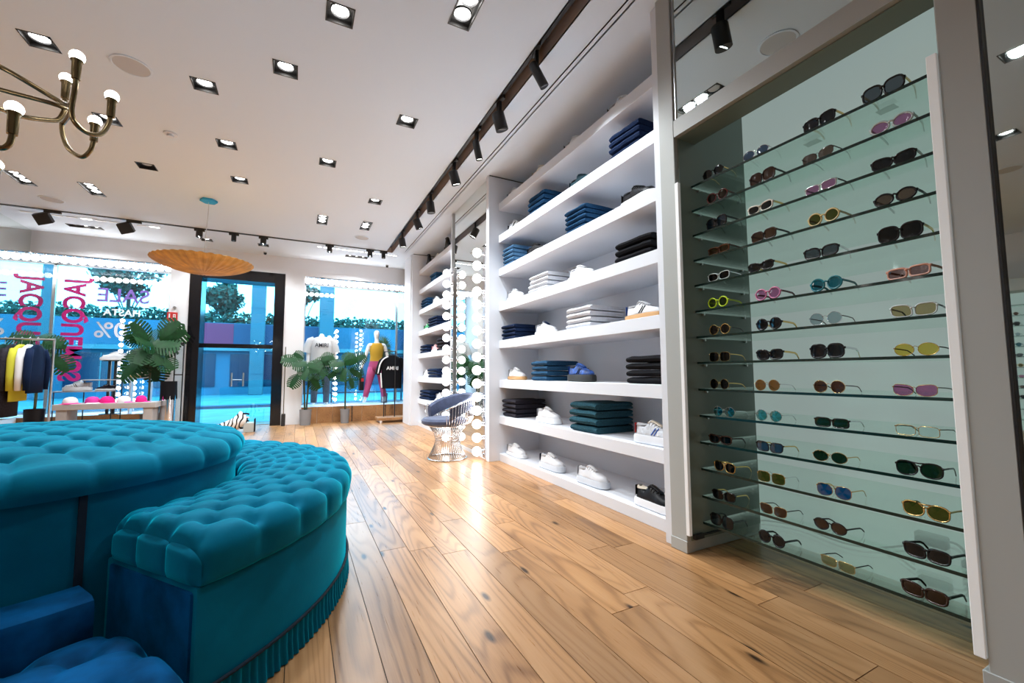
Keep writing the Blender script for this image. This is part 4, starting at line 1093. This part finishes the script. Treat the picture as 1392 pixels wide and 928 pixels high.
def plant(name, label, loc, pot_r, pot_h, canes, leaves, m='leaf', leaf=MON, pot='pot', seed=1, group=None):
    """canes: (dx, dy, height); leaves: (dx, dy, z, size, yaw_deg, pitch_deg)"""
    r = random.Random(seed)
    t = thing(name, label, 'plant', loc, 0, group)
    MB().lathe([(.0001, 0), (pot_r*.88, 0), (pot_r, pot_h*.9), (pot_r*1.02, pot_h), (pot_r*.92, pot_h), (pot_r*.9, pot_h-.03)], 24).build('pot', pot, t, smooth=True)
    MB().lathe([(.0001, pot_h-.025), (pot_r*.9, pot_h-.028)], 20).build('soil', 'soil', t)
    for dx, dy, h in canes:
        MB().tube(smooth_path([(dx*.3, dy*.3, pot_h-.03), (dx*.6, dy*.6+.01, pot_h+(h-pot_h)*.5), (dx, dy, h)], 4), .017, 7).build('cane', 'stem', t, smooth='all')
    zc = sum(q[2] for q in leaves)/len(leaves)
    for dx, dy, z, s, yw, pt in leaves:
        c = min(canes, key=lambda c: hypot(c[0]-dx, c[1]-dy)); b = V((c[0], c[1], min(c[2], z-.03)))
        out = V((dx + r.uniform(-.05, .05), dy*.5, (z-zc)*.8 - .06)).normalized()
        nrm = V((r.uniform(-.45, .45) + dx*.6, -1, r.uniform(.1, .9)))
        nrm = (nrm - out*nrm.dot(out)).normalized(); side = out.cross(nrm)
        rot = Matrix(((side.x, out.x, nrm.x), (side.y, out.y, nrm.y), (side.z, out.z, nrm.z))).to_4x4()
        tip = V((dx, dy, z)); base = tip - out*s*.35
        st = MB().tube(smooth_path([b, (b+base)/2 + V((0, 0, .05)), base], 4), .006, 5).build('leaf_stalk', 'stem', t, smooth='all')
        o = put(leaf, 'leaf', m, t, loc=tuple(base), scale=(s, s, s)); o.rotation_euler = rot.to_euler()
def ring_leaves(r, n, rad, z0, z1, s, seed):
    q = random.Random(seed); out = []
    for i in range(n):
        a = 2*pi*i/n + q.uniform(-.3, .3); rr = rad*q.uniform(.55, 1.0); z = z0 + (z1-z0)*q.random()
        out.append((rr*cos(a), rr*sin(a)*.8, z, s*q.uniform(.8, 1.2), math.degrees(a)-90 + q.uniform(-25, 25), q.uniform(15, 55)))
    return out
plant('potted_monstera', 'two caned monstera in a grey pot beside the entrance door pier', (.16, 9.22, 0), .105, .30, [(-.05, 0, .95), (.05, 0, 1.0)],
      [(-.28, -.05, 1.26, .30, 100, 10), (-.10, -.12, 1.18, .30, 170, 30), (.10, -.12, 1.15, .30, 200, 40), (.24, 0, 1.20, .32, -70, 35), (-.14, .05, 1.32, .24, -10, 60), (-.20, -.08, .88, .30, 120, 15), (.14, -.1, .84, .30, 210, 20), (.34, -.05, 1.30, .26, -60, 55), (-.02, -.15, 1.02, .28, 180, 10), (.20, -.1, 1.05, .30, -110, 10)])
plant('potted_monstera', 'single caned monstera in a grey pot below the white shirted mannequin', (.88, 9.22, 0), .09, .28, [(0, 0, .95)],
      [(-.28, 0, 1.26, .28, 60, 50), (-.15, -.1, 1.18, .30, 140, 25), (.05, -.12, 1.22, .32, 190, 35), (.22, -.05, 1.30, .30, -80, 45), (.02, .05, 1.32, .26, 0, 65), (-.06, -.12, 1.0, .30, 170, 10), (.16, -.08, 1.02, .30, -120, 15), (-.22, -.05, 1.0, .26, 110, 5), (.10, -.1, .82, .24, 200, -5)])
plant('potted_monstera', 'tall dense monstera behind the bench of pink caps', (-2.22, 9.12, 0), .10, .34, [(0, 0, 1.15)],
      ring_leaves(0, 18, .28, 1.08, 1.80, .36, 5), seed=2)
plant('potted_monstera', 'loose monstera in a dark pot behind the clothes rail', (-3.42, 8.72, 0), .11, .50, [(0, 0, 1.1)],
      ring_leaves(0, 8, .30, 1.1, 1.75, .28, 9), pot='leather_black', seed=3)
plant('potted_palm', 'pale palm in a grey pot on the stage by the mannequin with trousers', (1.80, 10.08, .32), .08, .22, [(0, 0, .9)],
      ring_leaves(0, 12, .10, .95, 1.5, .26, 4), m='leaf_pale', leaf=PALM)

# ============================================================ mannequins
M['mannequin'] = mat('mannequin_white', (.80, .78, .76), .35); M['mustard'] = mat('mustard_knit', (.52, .30, .02), .8); M['pink_trouser'] = mat('rose_trousers', (.42, .06, .17), .8); M['jean_slate'] = mat('slate_jeans', (.06, .10, .15), .85, noise=(60, .3))
M['tee_white'] = mat('white_tee', (.62, .62, .62), .9); M['print_dark'] = mat('dark_print', (.03, .03, .04), .7); M['print_white'] = mat('white_print', (.8, .8, .8), .7)
def skin_body(name, pts, edges, parent, root, m):
    names = list(pts); me = bpy.data.meshes.new(name + '_cage')
    me.from_pydata([pts[k][0] for k in names], [(names.index(a), names.index(b)) for a, b in edges], [])
    o = bpy.data.objects.new('cage_tmp', me); COL.objects.link(o)
    o.modifiers.new('skin', 'SKIN'); ss = o.modifiers.new('sub', 'SUBSURF'); ss.levels = 2; ss.render_levels = 2
    for i, k in enumerate(names):
        sv = me.skin_vertices[0].data[i]; r = pts[k][1]; sv.radius = r if isinstance(r, tuple) else (r, r); sv.use_root = (k == root)
    bpy.context.view_layer.update()
    ev = bpy.data.meshes.new_from_object(o.evaluated_get(bpy.context.evaluated_depsgraph_get())); ev.name = name
    bpy.data.objects.remove(o)
    ev.materials.clear(); ev.materials.append(None)
    ev.polygons.foreach_set('use_smooth', [True]*len(ev.polygons))
    return put(ev, name, m, parent)
def ell(cx, cy, z, rx, ry, n=20): return [(cx+rx*cos(2*pi*k/n), cy+ry*sin(2*pi*k/n), z) for k in range(n)]
m1 = thing('mannequin', 'headless white mannequin in a white lettered shirt and slate jeans, back turned', 'mannequin', (.44, 9.86, .32))
E_ = [('p', 'w'), ('w', 'c'), ('c', 'n'), ('n', 'nt'), ('c', 'sl'), ('sl', 'el'), ('el', 'wl'), ('wl', 'hl'), ('c', 'sr'), ('sr', 'er'), ('er', 'wr'), ('wr', 'hr'), ('p', 'hipl'), ('hipl', 'kl'), ('kl', 'al'), ('al', 'fl'), ('p', 'hipr'), ('hipr', 'kr'), ('kr', 'ar'), ('ar', 'fr')]
P1 = dict(p=((0, 0, .86), .13), w=((0, 0, 1.03), .115), c=((0, 0, 1.27), (.15, .11)), n=((0, .01, 1.44), .06), nt=((0, .015, 1.54), .055), sl=((-.19, 0, 1.37), .065), el=((-.25, .02, 1.08), .045), wl=((-.25, -.03, .84), .032), hl=((-.25, -.05, .74), .028), sr=((.19, 0, 1.37), .065), er=((.25, .02, 1.08), .045), wr=((.26, -.03, .84), .032), hr=((.26, -.05, .74), .028),
          hipl=((-.09, 0, .80), .095), kl=((-.11, -.02, .44), .06), al=((-.12, .01, .08), .038), fl=((-.13, .12, .03), .03), hipr=((.09, 0, .80), .095), kr=((.11, -.02, .44), .06), ar=((.12, .01, .08), .038), fr=((.13, .12, .03), .03))
skin_body('body', P1, E_, m1, 'p', 'mannequin')
sh_ = MB().loft([ell(0, 0, z, rx, ry) for z, rx, ry in ((.82, .215, .145), (.95, .21, .14), (1.10, .215, .145), (1.25, .225, .15), (1.36, .225, .14), (1.43, .16, .105), (1.46, .085, .075))], cap=False)
for sg in (-1, 1): sh_.tube([(sg*.14, 0, 1.385), (sg*.21, .0, 1.36), (sg*.26, .01, 1.24), (sg*.285, .015, 1.12)], [.085, .09, .085, .088], 14, caps=False)
sh_ = sh_.build('shirt', 'tee_white', m1, smooth='all')
me = text_mesh('AMIRI', .115, .001, bold=.002, stretch=.9); put(me, 'shirt_lettering', 'print_dark', sh_, loc=(0, -.162, 1.27), rot=(pi/2, 0, 0))
jn = MB().loft([ell(0, 0, z, rx, ry) for z, rx, ry in ((.72, .185, .13), (.80, .18, .13), (.90, .165, .125))])
for sg in (-1, 1): jn.tube([(sg*.095, 0, .80), (sg*.105, -.01, .6), (sg*.112, -.02, .42), (sg*.12, .0, .22), (sg*.12, .01, .07)], [.10, .092, .078, .066, .062], 14)
jn.build('jeans', 'jean_slate', m1, smooth='all')
m2 = thing('mannequin', 'white mannequin in mustard top and rose trousers, walking towards the street', 'mannequin', (1.58, 9.86, .32))
P2 = dict(P1)
P2.update(n=((0, .01, 1.40), .045), nt=((0, .015, 1.46), .045), hd=((0, .02, 1.55), (.075, .085)), ht=((0, .02, 1.66), (.06, .065)), c=((0, 0, 1.24), (.125, .095)), w=((0, 0, 1.03), .09), sl=((-.16, 0, 1.33), .05), sr=((.16, 0, 1.33), .05), el=((-.24, -.05, 1.07), .038), wl=((-.30, -.02, .86), .028), hl=((-.32, 0, .76), .026), er=((.24, -.02, 1.07), .038), wr=((.25, -.06, .86), .028), hr=((.25, -.08, .77), .026),
          kl=((-.17, -.05, .45), .052), al=((-.25, -.12, .09), .034), fl=((-.27, -.03, .03), .028), kr=((.14, .04, .45), .052), ar=((.20, .10, .08), .034), fr=((.21, .20, .03), .028))
skin_body('body', P2, E_ + [('nt', 'hd'), ('hd', 'ht')], m2, 'p', 'mannequin')
MB().loft([ell(0, 0, z, rx, ry) for z, rx, ry in ((.95, .145, .105), (1.05, .135, .10), (1.18, .155, .118), (1.30, .15, .11), (1.355, .11, .08))], cap=False).build('top', 'mustard', m2, smooth='all')
tr = MB().loft([ell(0, 0, z, rx, ry) for z, rx, ry in ((.74, .17, .125), (.84, .17, .125), (.95, .145, .105), (1.00, .135, .10))])
for sg, k, a in ((-1, (-.17, -.05, .45), (-.238, -.11, .16)), (1, (.14, .04, .45), (.195, .09, .16))): tr.tube([(sg*.085, 0, .80), ((sg*.085+k[0])/2, k[1]/2, .63), k, ((k[0]+a[0])/2, (k[1]+a[1])/2, .3), a], [.098, .088, .075, .062, .058], 14)
tr.build('trousers', 'pink_trouser', m2, smooth='all')
bg = thing('handbag', 'black handbag with a red patch hanging from the mannequin hand', 'bag', (1.26, 9.86, .62))
B(-.05, .05, -.10, .10, 0, .30).build('body', 'leather_black', bg, bevel=.02, seg=2)
MB().tube(smooth_path([(0, -.06, .29), (0, -.05, .42), (0, 0, .47), (0, .05, .42), (0, .06, .29)], 5), .008, 6).build('strap', 'leather_black', bg, smooth='all')
B(-.01, .045, -.104, -.098, .20, .27).build('patch', 'red', bg)

# ============================================================ rolling stand with black tee
rk = thing('rolling_stand', 'wheeled oak stand with two thin black poles beside the white column', 'stand', (1.76, 8.98, 0))
B(-.30, .30, -.20, .20, .055, .105).build('base_board', 'oakpanel', rk, bevel=.004)
wh = MB().cyl((0, -.012, 0), (0, .012, 0), .026, n=14).mesh('caster', True)
for dx in (-.24, .24):
    for dy in (-.16, .16): put(wh, 'caster', 'chrome', rk, loc=(dx, dy, .0265))
for dx, dy in ((-.14, .10), (.05, -.05)): MB().cyl((dx, dy, .105), (dx, dy, 1.46), .011, n=10).build('pole', 'black', rk, smooth=True)
MB().tube([(-.14, .10, 1.45), (.05, -.05, 1.45)], .011, 10).build('top_bar', 'black', rk, smooth=True)
te = thing('black_tee', 'black lettered tee with white shoulder stripes hanging on the wheeled stand', 'clothing', (1.76, 8.99, 0))
tb = MB().loft([ell(0, .02, z, rx, ry, 24) for z, rx, ry in ((.68, .20, .05), (.85, .205, .05), (1.05, .21, .055), (1.20, .22, .055), (1.285, .215, .045), (1.335, .13, .04), (1.365, .07, .035))], cap=False)
for sg in (-1, 1): tb.tube([(sg*.15, .02, 1.30), (sg*.22, .02, 1.24), (sg*.27, .015, 1.08), (sg*.285, .01, .97)], [.05, .055, .055, .058], 12, caps=False)
tb = tb.build('tee_body', 'cotton_black', te, smooth='all')
me = text_mesh('AMIRI', .10, .001, bold=.002, stretch=.95); put(me, 'tee_lettering', 'print_white', tb, loc=(0, -.042, 1.10), rot=(pi/2, 0, 0))
for pts in ([(-.09, -.035, 1.345), (-.19, -.038, 1.285), (-.255, -.035, 1.17), (-.29, -.035, .99)], [(-.235, -.04, 1.0), (-.225, -.045, .86), (-.212, -.04, .70)], [(.25, -.035, 1.17), (.29, -.035, .99)]):
    MB().tube(smooth_path(pts, 5), .014, 6).build('stripe', 'print_white', tb, smooth='all')
hg = MB().tube([(-.17, .02, 1.31), (-.05, .02, 1.375), (.05, .02, 1.375), (.17, .02, 1.31)], .010, 8).tube(smooth_path([(0, .02, 1.375), (0, .02, 1.42), (.02, .02, 1.455), (0, .02, 1.475), (-.018, .02, 1.455)], 5), .004, 6).build('coat_hanger', 'black', loc=(1.76, 8.99, 0), smooth='all'); tag(hg, 'black coat hanger inside the black lettered tee', 'hanger')

# ============================================================ clothes rail at far left
cr = thing('clothes_rail', 'thin steel clothes rail with hanging jackets at the left picture edge', 'rack', (-3.40, 7.85, 0))
MB().cyl((-.47, 0, 1.47), (.47, 0, 1.47), .014, n=10).build('rail', 'steel', cr, smooth=True)
for dx in (-.46, .46):
    MB().cyl((dx, 0, .02), (dx, 0, 1.47), .014, n=10).build('upright', 'steel', cr, smooth=True)
    B(dx-.02, dx+.02, -.24, .24, 0, .025).build('foot', 'steel', cr)
cm('green_dark', (.01, .035, .025), .85); cm('navy_coat', (.004, .013, .045), .85); cm('yellow_knit', (.52, .50, .05), .9); cm('beige_knit', (.60, .52, .42), .9)
hc = [('leather_black', 'black jacket first from the left on the clothes rail', .80), ('cotton_charcoal', 'charcoal jacket second from the left on the clothes rail', .78), ('cotton_black', 'black coat in the middle of the clothes rail', .85), ('yellow_knit', 'yellow piece half hidden between black jackets on the rail', .62), ('cotton_black', 'long black jacket left of the dark green one', .86), ('green_dark', 'dark green jacket on the clothes rail', .60), ('cotton_charcoal', 'long charcoal garment beside the yellow sweater on the rail', .92), ('yellow_knit', 'yellow green sweater near the right end of the rail', .72), ('leather_white', 'white jacket right of the yellow sweater', .50), ('navy_coat', 'navy coat at the right end of the clothes rail', .62)]
for i, (m, lab, h) in enumerate(hc):
    t = thing('hanging_jacket', lab, 'clothing', (-3.40 - .38 + .076*i, 7.85, 0), 0, 'garments on the clothes rail')
    z1 = 1.38
    g = MB().loft([[(rx*cos(2*pi*k/16), ry*sin(2*pi*k/16), z) for k in range(16)] for z, rx, ry in ((z1-h, .030, .20), (z1-h*.6, .030, .205), (z1-.16, .032, .21), (z1-.05, .028, .19), (z1+.0, .022, .10), (z1+.02, .015, .05))])
    g.build('garment_body', m, t, smooth='all')
    for sg in (-1, 1): MB().tube([(0, sg*.17, z1-.05), (.012, sg*.225, z1-.18), (.015, sg*.24, z1-.40), (.012, sg*.225, z1-.58)], [.035, .04, .034, .03], 10).build('sleeve', m, t, smooth='all')
    MB().tube(smooth_path([(0, 0, z1+.0), (0, 0, z1+.06), (0, .018, z1+.10), (0, 0, z1+.118), (0, -.016, z1+.10)], 4), .003, 5).build('hanger_hook', 'steel', t, smooth='all')

# ============================================================ bench with caps, shoe stands
M['concrete'] = mat('pale_grey_wood', (.40, .37, .36), .6, noise=(6, .1))
bn = thing('display_bench', 'low pale grey display bench carrying pink and white caps', 'bench', (-2.60, 8.80, 0))
B(-.60, .60, -.20, .20, .47, .56).build('top', 'concrete', bn, bevel=.006)
for dx in (-.56, .44): B(dx, dx+.12, -.18, .18, 0, .47).build('leg', 'concrete', bn, bevel=.004)
cm('cap_pink', (.75, .02, .22), .7); cm('cap_white', (.80, .76, .78), .7); cm('cap_rose', (.62, .05, .30), .7)
for i, (px, m, b, lab) in enumerate(((-3.05, 'cap_white', 'cap_pink', 'white cap with pink crown panel, leftmost on the bench'), (-2.80, 'cap_rose', 'cap_white', 'rose and white cap second from left on the bench'), (-2.63, 'cap_pink', 'cap_pink', 'bright pink cap in the middle of the bench'), (-2.43, 'cap_white', 'cap_rose', 'white cap with pink brim right of the bright pink one'), (-2.22, 'cap_pink', 'cap_rose', 'small bright pink cap, rightmost on the bench'))):
    c = thing('cap', lab, 'cap', (px, 8.74, .561), radians(-70+20*i), 'caps on the bench')
    s = .85 if i == 4 else 1
    MB().lathe([(.085*s, 0), (.088*s, .02), (.08*s, .06), (.055*s, .09), (.02*s, .10), (.0001, .10)], 20).build('crown', m, c, smooth=True)
    MB().grid(lambda a, k: ((.075+.075*k/3*cos((a-6)/6*.9))*s*cos((a-6)/6*1.0), (.085+.06*k/3)*s*sin((a-6)/6*1.0), .012-.004*k), 13, 4).build('brim', b, c, smooth=True)
st1 = thing('shoe_stand', 'two level thin shelf stand with black posts in the left window', 'stand', (-3.0, 9.15, 0))
B(-.40, .32, -.12, .12, .725, .74).build('lower_shelf', 'concrete', st1); B(-.05, .44, -.12, .12, .905, .92).build('upper_shelf', 'concrete', st1)
for dx, h in ((-.39, .74), (.30, .74), (-.04, .92), (.42, .92)): MB().cyl((dx, 0, 0), (dx, 0, h-.015), .008, n=6).build('leg', 'black', st1)
pd = thing('shoe_pedestal', 'tall pedestal of two black posts carrying a white sneaker', 'stand', (-2.83, 9.32, .325))
for dx in (-.04, .04): B(dx-.018, dx+.018, -.02, .02, .012, .90).build('post', 'black', pd)
B(-.12, .12, -.06, .06, .90, .912).build('top_plate', 'black', pd); B(-.12, .12, -.09, .09, 0, .012).build('base_plate', 'black', pd)
pd.location.y = 9.56
st2 = thing('shoe_stand', 'small white framed stand in the left window beside the plant', 'stand', (-2.45, 9.60, .325))
B(-.16, .16, -.10, .10, .60, .615).build('top', 'leather_white', st2)
for dx in (-.14, .12): B(dx, dx+.02, -.08, .08, 0, .60).build('leg', 'leather_white', st2)
shoe((-3.12, 9.15, .741), pi, 'white and grey runner on the lower shelf of the window stand', 'runner', upper='silver_mesh', sole='leather_white', stripe='leather_black')
shoe((-2.78, 9.15, .741), pi, 'dark patterned sneaker beside the grey runner on the window stand', 'low', upper='cotton_charcoal', sole='rubber_white', sc=.8)
shoe((-2.83, 9.56, 1.238), pi, 'white sneaker on the tall black pedestal in the left window', 'chunky', upper='leather_white')
shoe((-2.45, 9.60, .941), pi, 'brown and beige sneaker on the white framed window stand', 'low', upper='cream', sole='gum', stripe='leather_black')

# ============================================================ by the door
bi = thing('waste_bin', 'chrome cylinder bin with a black bag folded over its rim', 'bin', (-1.93, 8.98, 0))
MB().lathe([(.0001, 0), (.105, 0), (.105, .86), (.095, .86)], 24).build('cylinder', 'chrome', bi, smooth=True)
MB().grid(lambda i, j: ((.112+.010*sin(7*j*2*pi/28)*(i/4))*cos(2*pi*j/28), (.112+.010*sin(7*j*2*pi/28)*(i/4))*sin(2*pi*j/28), .88-.30*i/4 - .05*(i == 4)*sin(3*j)), 5, 28, False, True).build('bag', 'cotton_black', bi, smooth=True)
sg_ = thing('security_gate', 'slim tall anti-theft gate with glass panel left of the door', 'gate', (-1.84, 9.14, 0))
for dx in (-.065, .053): B(dx, dx+.012, -.02, .02, .02, 1.54).build('upright', 'black', sg_)
B(-.065, .065, -.02, .02, 1.52, 1.55).build('top_bar', 'black', sg_); B(-.065, .065, -.02, .02, .98, 1.0).build('mid_bar', 'black', sg_); B(-.08, .08, -.06, .06, 0, .03).build('foot', 'black', sg_)
B(-.053, .053, -.003, .003, .03, 1.52).build('panel', 'pane', sg_)
pl = thing('sign_pole', 'thin pole on a black foot right of the entrance door', 'pole', (-.22, 9.28, 0))
MB().cyl((0, 0, .22), (0, 0, 1.52), .008, n=8).build('pole', 'brass', pl, smooth=True)
B(-.035, .035, -.05, .05, 0, .23).build('foot', 'black', pl, bevel=.012, seg=2)
fs_ = thing('fire_sign', 'small red fire sign with white symbols on the pier by the door', 'sign', (-2.03, YF-.012, 1.95))
B(-.075, .075, 0, .012, 0, .155).build('panel', 'red', fs_)
B(-.05, -.03, -.003, 0, .03, .13).build('mark', 'print_white', fs_); B(-.05, -.005, -.003, 0, .03, .05).build('mark', 'print_white', fs_)
MB().box(.012, .05, -.003, 0, .04, .12).build('mark', 'print_white', fs_); B(.022, .04, -.0045, -.003, .055, .075).build('mark', 'red', fs_); B(.022, .04, -.0045, -.003, .085, .105).build('mark', 'red', fs_)
se = thing('wall_sensor', 'tiny round grey sensor above the red fire sign', 'sensor', (-2.0, YF, 2.19))
MB().cyl((0, -.03, 0), (0, 0, 0), .025, n=14).build('body', 'steel', se)

def zebra():
    m, n, l = nt('black_white_print'); p = n['Principled BSDF']; p.inputs['Roughness'].default_value = .8
    tc = n.new('ShaderNodeTexCoord'); w = n.new('ShaderNodeTexWave'); w.inputs['Scale'].default_value = 5; w.inputs['Distortion'].default_value = 9; w.inputs['Detail'].default_value = 1
    r = n.new('ShaderNodeValToRGB'); r.color_ramp.interpolation = 'CONSTANT'; r.color_ramp.elements[0].color = (.01, .01, .01, 1); r.color_ramp.elements[1].position = .28; r.color_ramp.elements[1].color = (.78, .76, .74, 1)
    l.new(tc.outputs['Object'], w.inputs['Vector']); l.new(w.outputs['Fac'], r.inputs['Fac']); l.new(r.outputs['Color'], p.inputs['Base Color'])
    return m
M['zebra'] = zebra()
zb = thing('printed_bag', 'white bag with black print and striped tassels on the floor by the door', 'bag', (-1.02, 8.62, 0))
MB().grid(lambda i, j: ((.27 - .05*(i/10))*cos(2*pi*j/24)*sin(pi*(i+.3)/10.6)**.6 - .05 + .16*(i/10), .13*sin(2*pi*j/24)*sin(pi*(i+.3)/10.6)**.5, .36*(i/10)*(.8+.2*cos(2*pi*j/24)) + .004), 11, 24, False, True).build('body', 'zebra', zb, smooth=True)
for k in range(5):
    z = .07+.06*k
    MB().tube([(.17, -.02, z), (.25, -.03, z+.01), (.30, -.03, z-.005)], .014, 8).build('tassel', 'leather_white' if k % 2 else 'cotton_black', zb, smooth='all')
bx = thing('shoe_box', 'small dark box lying on the floor beside the printed bag', 'box', (-.72, 8.66, 0))
B(-.08, .08, -.10, .10, 0, .16).build('body', 'greige', bx, bevel=.003); B(.075, .086, -.104, .104, 0, .22).build('lid', 'cotton_black', bx)

# ============================================================ street outside
M['paving'] = mat('street_paving', (.045, .17, .20), .7, noise=(1.5, .25)); M['kerb'] = mat('kerb_stone', (.02, .06, .10), .8); M['blue_wall'] = mat('blue_facade', (.03, .12, .19), .7, noise=(.6, .2)); M['facade_dark'] = mat('dark_shopfront', (.008, .02, .05), .2)
M['column_stone'] = mat('column_concrete', (.045, .11, .135), .8, noise=(1, .1)); M['plum'] = mat('plum_panel', (.30, .012, .055), .6); M['bark'] = mat('bark', (.05, .04, .03), .9); M['tree_leaf'] = mat('tree_leaf', (.012, .075, .05), .7); M['rail_paint'] = mat('rail_paint', (.01, .03, .06), .4); M['pale_slab'] = mat('pale_slab', (.10, .20, .22), .6)
gr = B(-40, 40, YG+.1, 70, -.10, -.02).build('ground_street', 'paving'); struct(gr)
tag(B(-40, 40, 15.0, 15.5, -.02, .06).build('kerb', 'kerb'), 'dark kerb line across the street outside the door', 'kerb')
M['navy_panel'] = mat('navy_panel', (.012, .035, .09), .5)
bd = thing('opposite_building', 'long low blue building across the street with a shopfront and roof hedge', 'building', (0, 25, -.02))
B(-30, 30, 0, 3, 0, 3.55).build('wall', 'blue_wall', bd)
B(-30, 30, -.3, 0, 2.15, 2.35).build('cornice', 'pale_slab', bd)
for i in range(16):
    x = -24 + 3.0*i
    w = B(x, x+2.4, -.05, .02, .4, 2.0).build('shop_window', 'facade_dark', bd)
    B(x+1.18, x+1.22, -.08, -.05, .4, 2.0).build('mullion', 'pale_slab', w)
B(-4.4, -2.9, -.12, 0, 2.35, 3.5).build('sign_panel', 'plum', bd); B(-2.9, .95, -.10, 0, 2.4, 3.5).build('sign_panel', 'navy_panel', bd)
def leafcloud(rad, n, size, seed, squash=(1, 1, 1)):
    q = random.Random(seed); mb = MB()
    for _ in range(n):
        d = V((q.gauss(0, 1), q.gauss(0, 1), q.gauss(0, 1))).normalized()*rad*(q.random()**.4)
        d = V((d.x*squash[0], d.y*squash[1], d.z*squash[2]))
        a = V((q.gauss(0, 1), q.gauss(0, 1), q.gauss(0, 1))).normalized()*size; b = a.cross(V((q.gauss(0, 1), q.gauss(0, 1), q.gauss(0, 1)))).normalized()*size*.6
        mb.add([d-a, d+b, d+a, d-b], [(0, 1, 2, 3)])
    return mb
hm = MB(); q = random.Random(11)
for _ in range(14000):
    c = V((q.uniform(-28, 28), q.uniform(.1, 1.6), 3.45 + .75*q.random()**.8*(.75+.25*sin(q.uniform(0, 6)))))
    a = V((q.gauss(0, 1), q.gauss(0, 1), q.gauss(0, 1))).normalized()*.12; b = a.cross(V((q.gauss(0, 1), q.gauss(0, 1), 1))).normalized()*.08
    hm.add([c-a, c+b, c+a, c-b], [(0, 1, 2, 3)])
stuff(hm.build('hedge', 'tree_leaf', bd))
for x0, x1, lab in ((-2.09, -1.50, 'pale blue concrete column rising behind the entrance door'), (.94, 1.62, 'pale blue concrete column seen through the right shop window')):
    c = thing('concrete_column', lab, 'column', ((x0+x1)/2, 24, -.02), 0, 'tall columns across the street')
    B((x0-x1)/2, (x1-x0)/2, -.25, .25, .0, 14).build('shaft', 'column_stone', c, bevel=.03)
    for k in range(8): B((x0-x1)/2-.01, (x1-x0)/2+.01, -.26, -.24, 1.6*k+1.0, 1.6*k+1.02).build('joint', 'kerb', c)
def tree(x, y, h, rad, label, seed, sq=(1, 1, .75)):
    t = thing('street_tree', label, 'tree', (x, y, -.02))
    MB().tube(smooth_path([(0, 0, 0), (.1, 0, h*.35), (0, .1, h*.7), (.1, 0, h)], 4), [.16]*4 + [.13]*4 + [.09]*4 + [.05], 8).build('trunk', 'bark', t, smooth='all')
    for k in range(5):
        a = 2*pi*k/5; MB().tube([(0, .05, h*.6), (rad*.35*cos(a), rad*.35*sin(a), h*.8), (rad*.7*cos(a), rad*.7*sin(a), h*.95)], [.035, .025, .012], 6).build('branch', 'bark', t, smooth='all')
    fol = MB(); q = random.Random(seed)
    for k in range(11):
        d = V((q.gauss(0, 1), q.gauss(0, 1), q.gauss(0, 1))).normalized()*rad*.62
        c = leafcloud(rad*.42, 170, .15, seed*20+k).xf(Matrix.Translation((d.x*sq[0], d.y*sq[1], d.z*sq[2]+h)))
        fol.add(c.v, c.f)
    stuff(fol.build('foliage', 'tree_leaf', t))
tree(-4.0, 29.5, 5.4, 1.25, 'small round tree above the wall behind the entrance door', 1)
tree(-8.3, 29.5, 6.6, 1.7, 'wide tree behind the mirrored sale lettering', 2)
tree(.2, 30, 6.2, 1.0, 'tree crown at the left edge of the right shop window', 3)
tree(5.0, 16.5, 4.2, 1.5, 'leafy tree at the right edge of the right shop window', 4, (1, 1, 1.2))
tree(-14.5, 31, 6.0, 2.0, 'tree far left beyond the mirrored end of the bay', 5)
rl = thing('street_railing', 'dark metal railing on the pavement outside the right shop window', 'railing', (1.6, 11.9, -.02))
for k in range(5): B(-1.6+.8*k-.02, -1.6+.8*k+.02, -.02, .02, 0, .95).build('post', 'rail_paint', rl)
for z in (.93, .50): B(-1.62, 1.62, -.015, .015, z, z+.035).build('rail', 'rail_paint', rl)
# louvred building on the left corner
lb = thing('louvred_building', 'building with bright horizontal slabs left of the shop window', 'building', (-13.5, 17, -.02))
B(-3, 2.5, 0, 4, 0, 7.5).build('wall', 'facade_dark', lb)
for k in range(9): B(-3.1, 2.8, -.5, 4.2, .9+.75*k, 1.10+.75*k).build('slab', 'pale_slab', lb)
for k in range(5): B(-2.8+1.3*k, -2.3+1.3*k, -.06, .0, .2, 7.3).build('pier', 'blue_wall', lb)
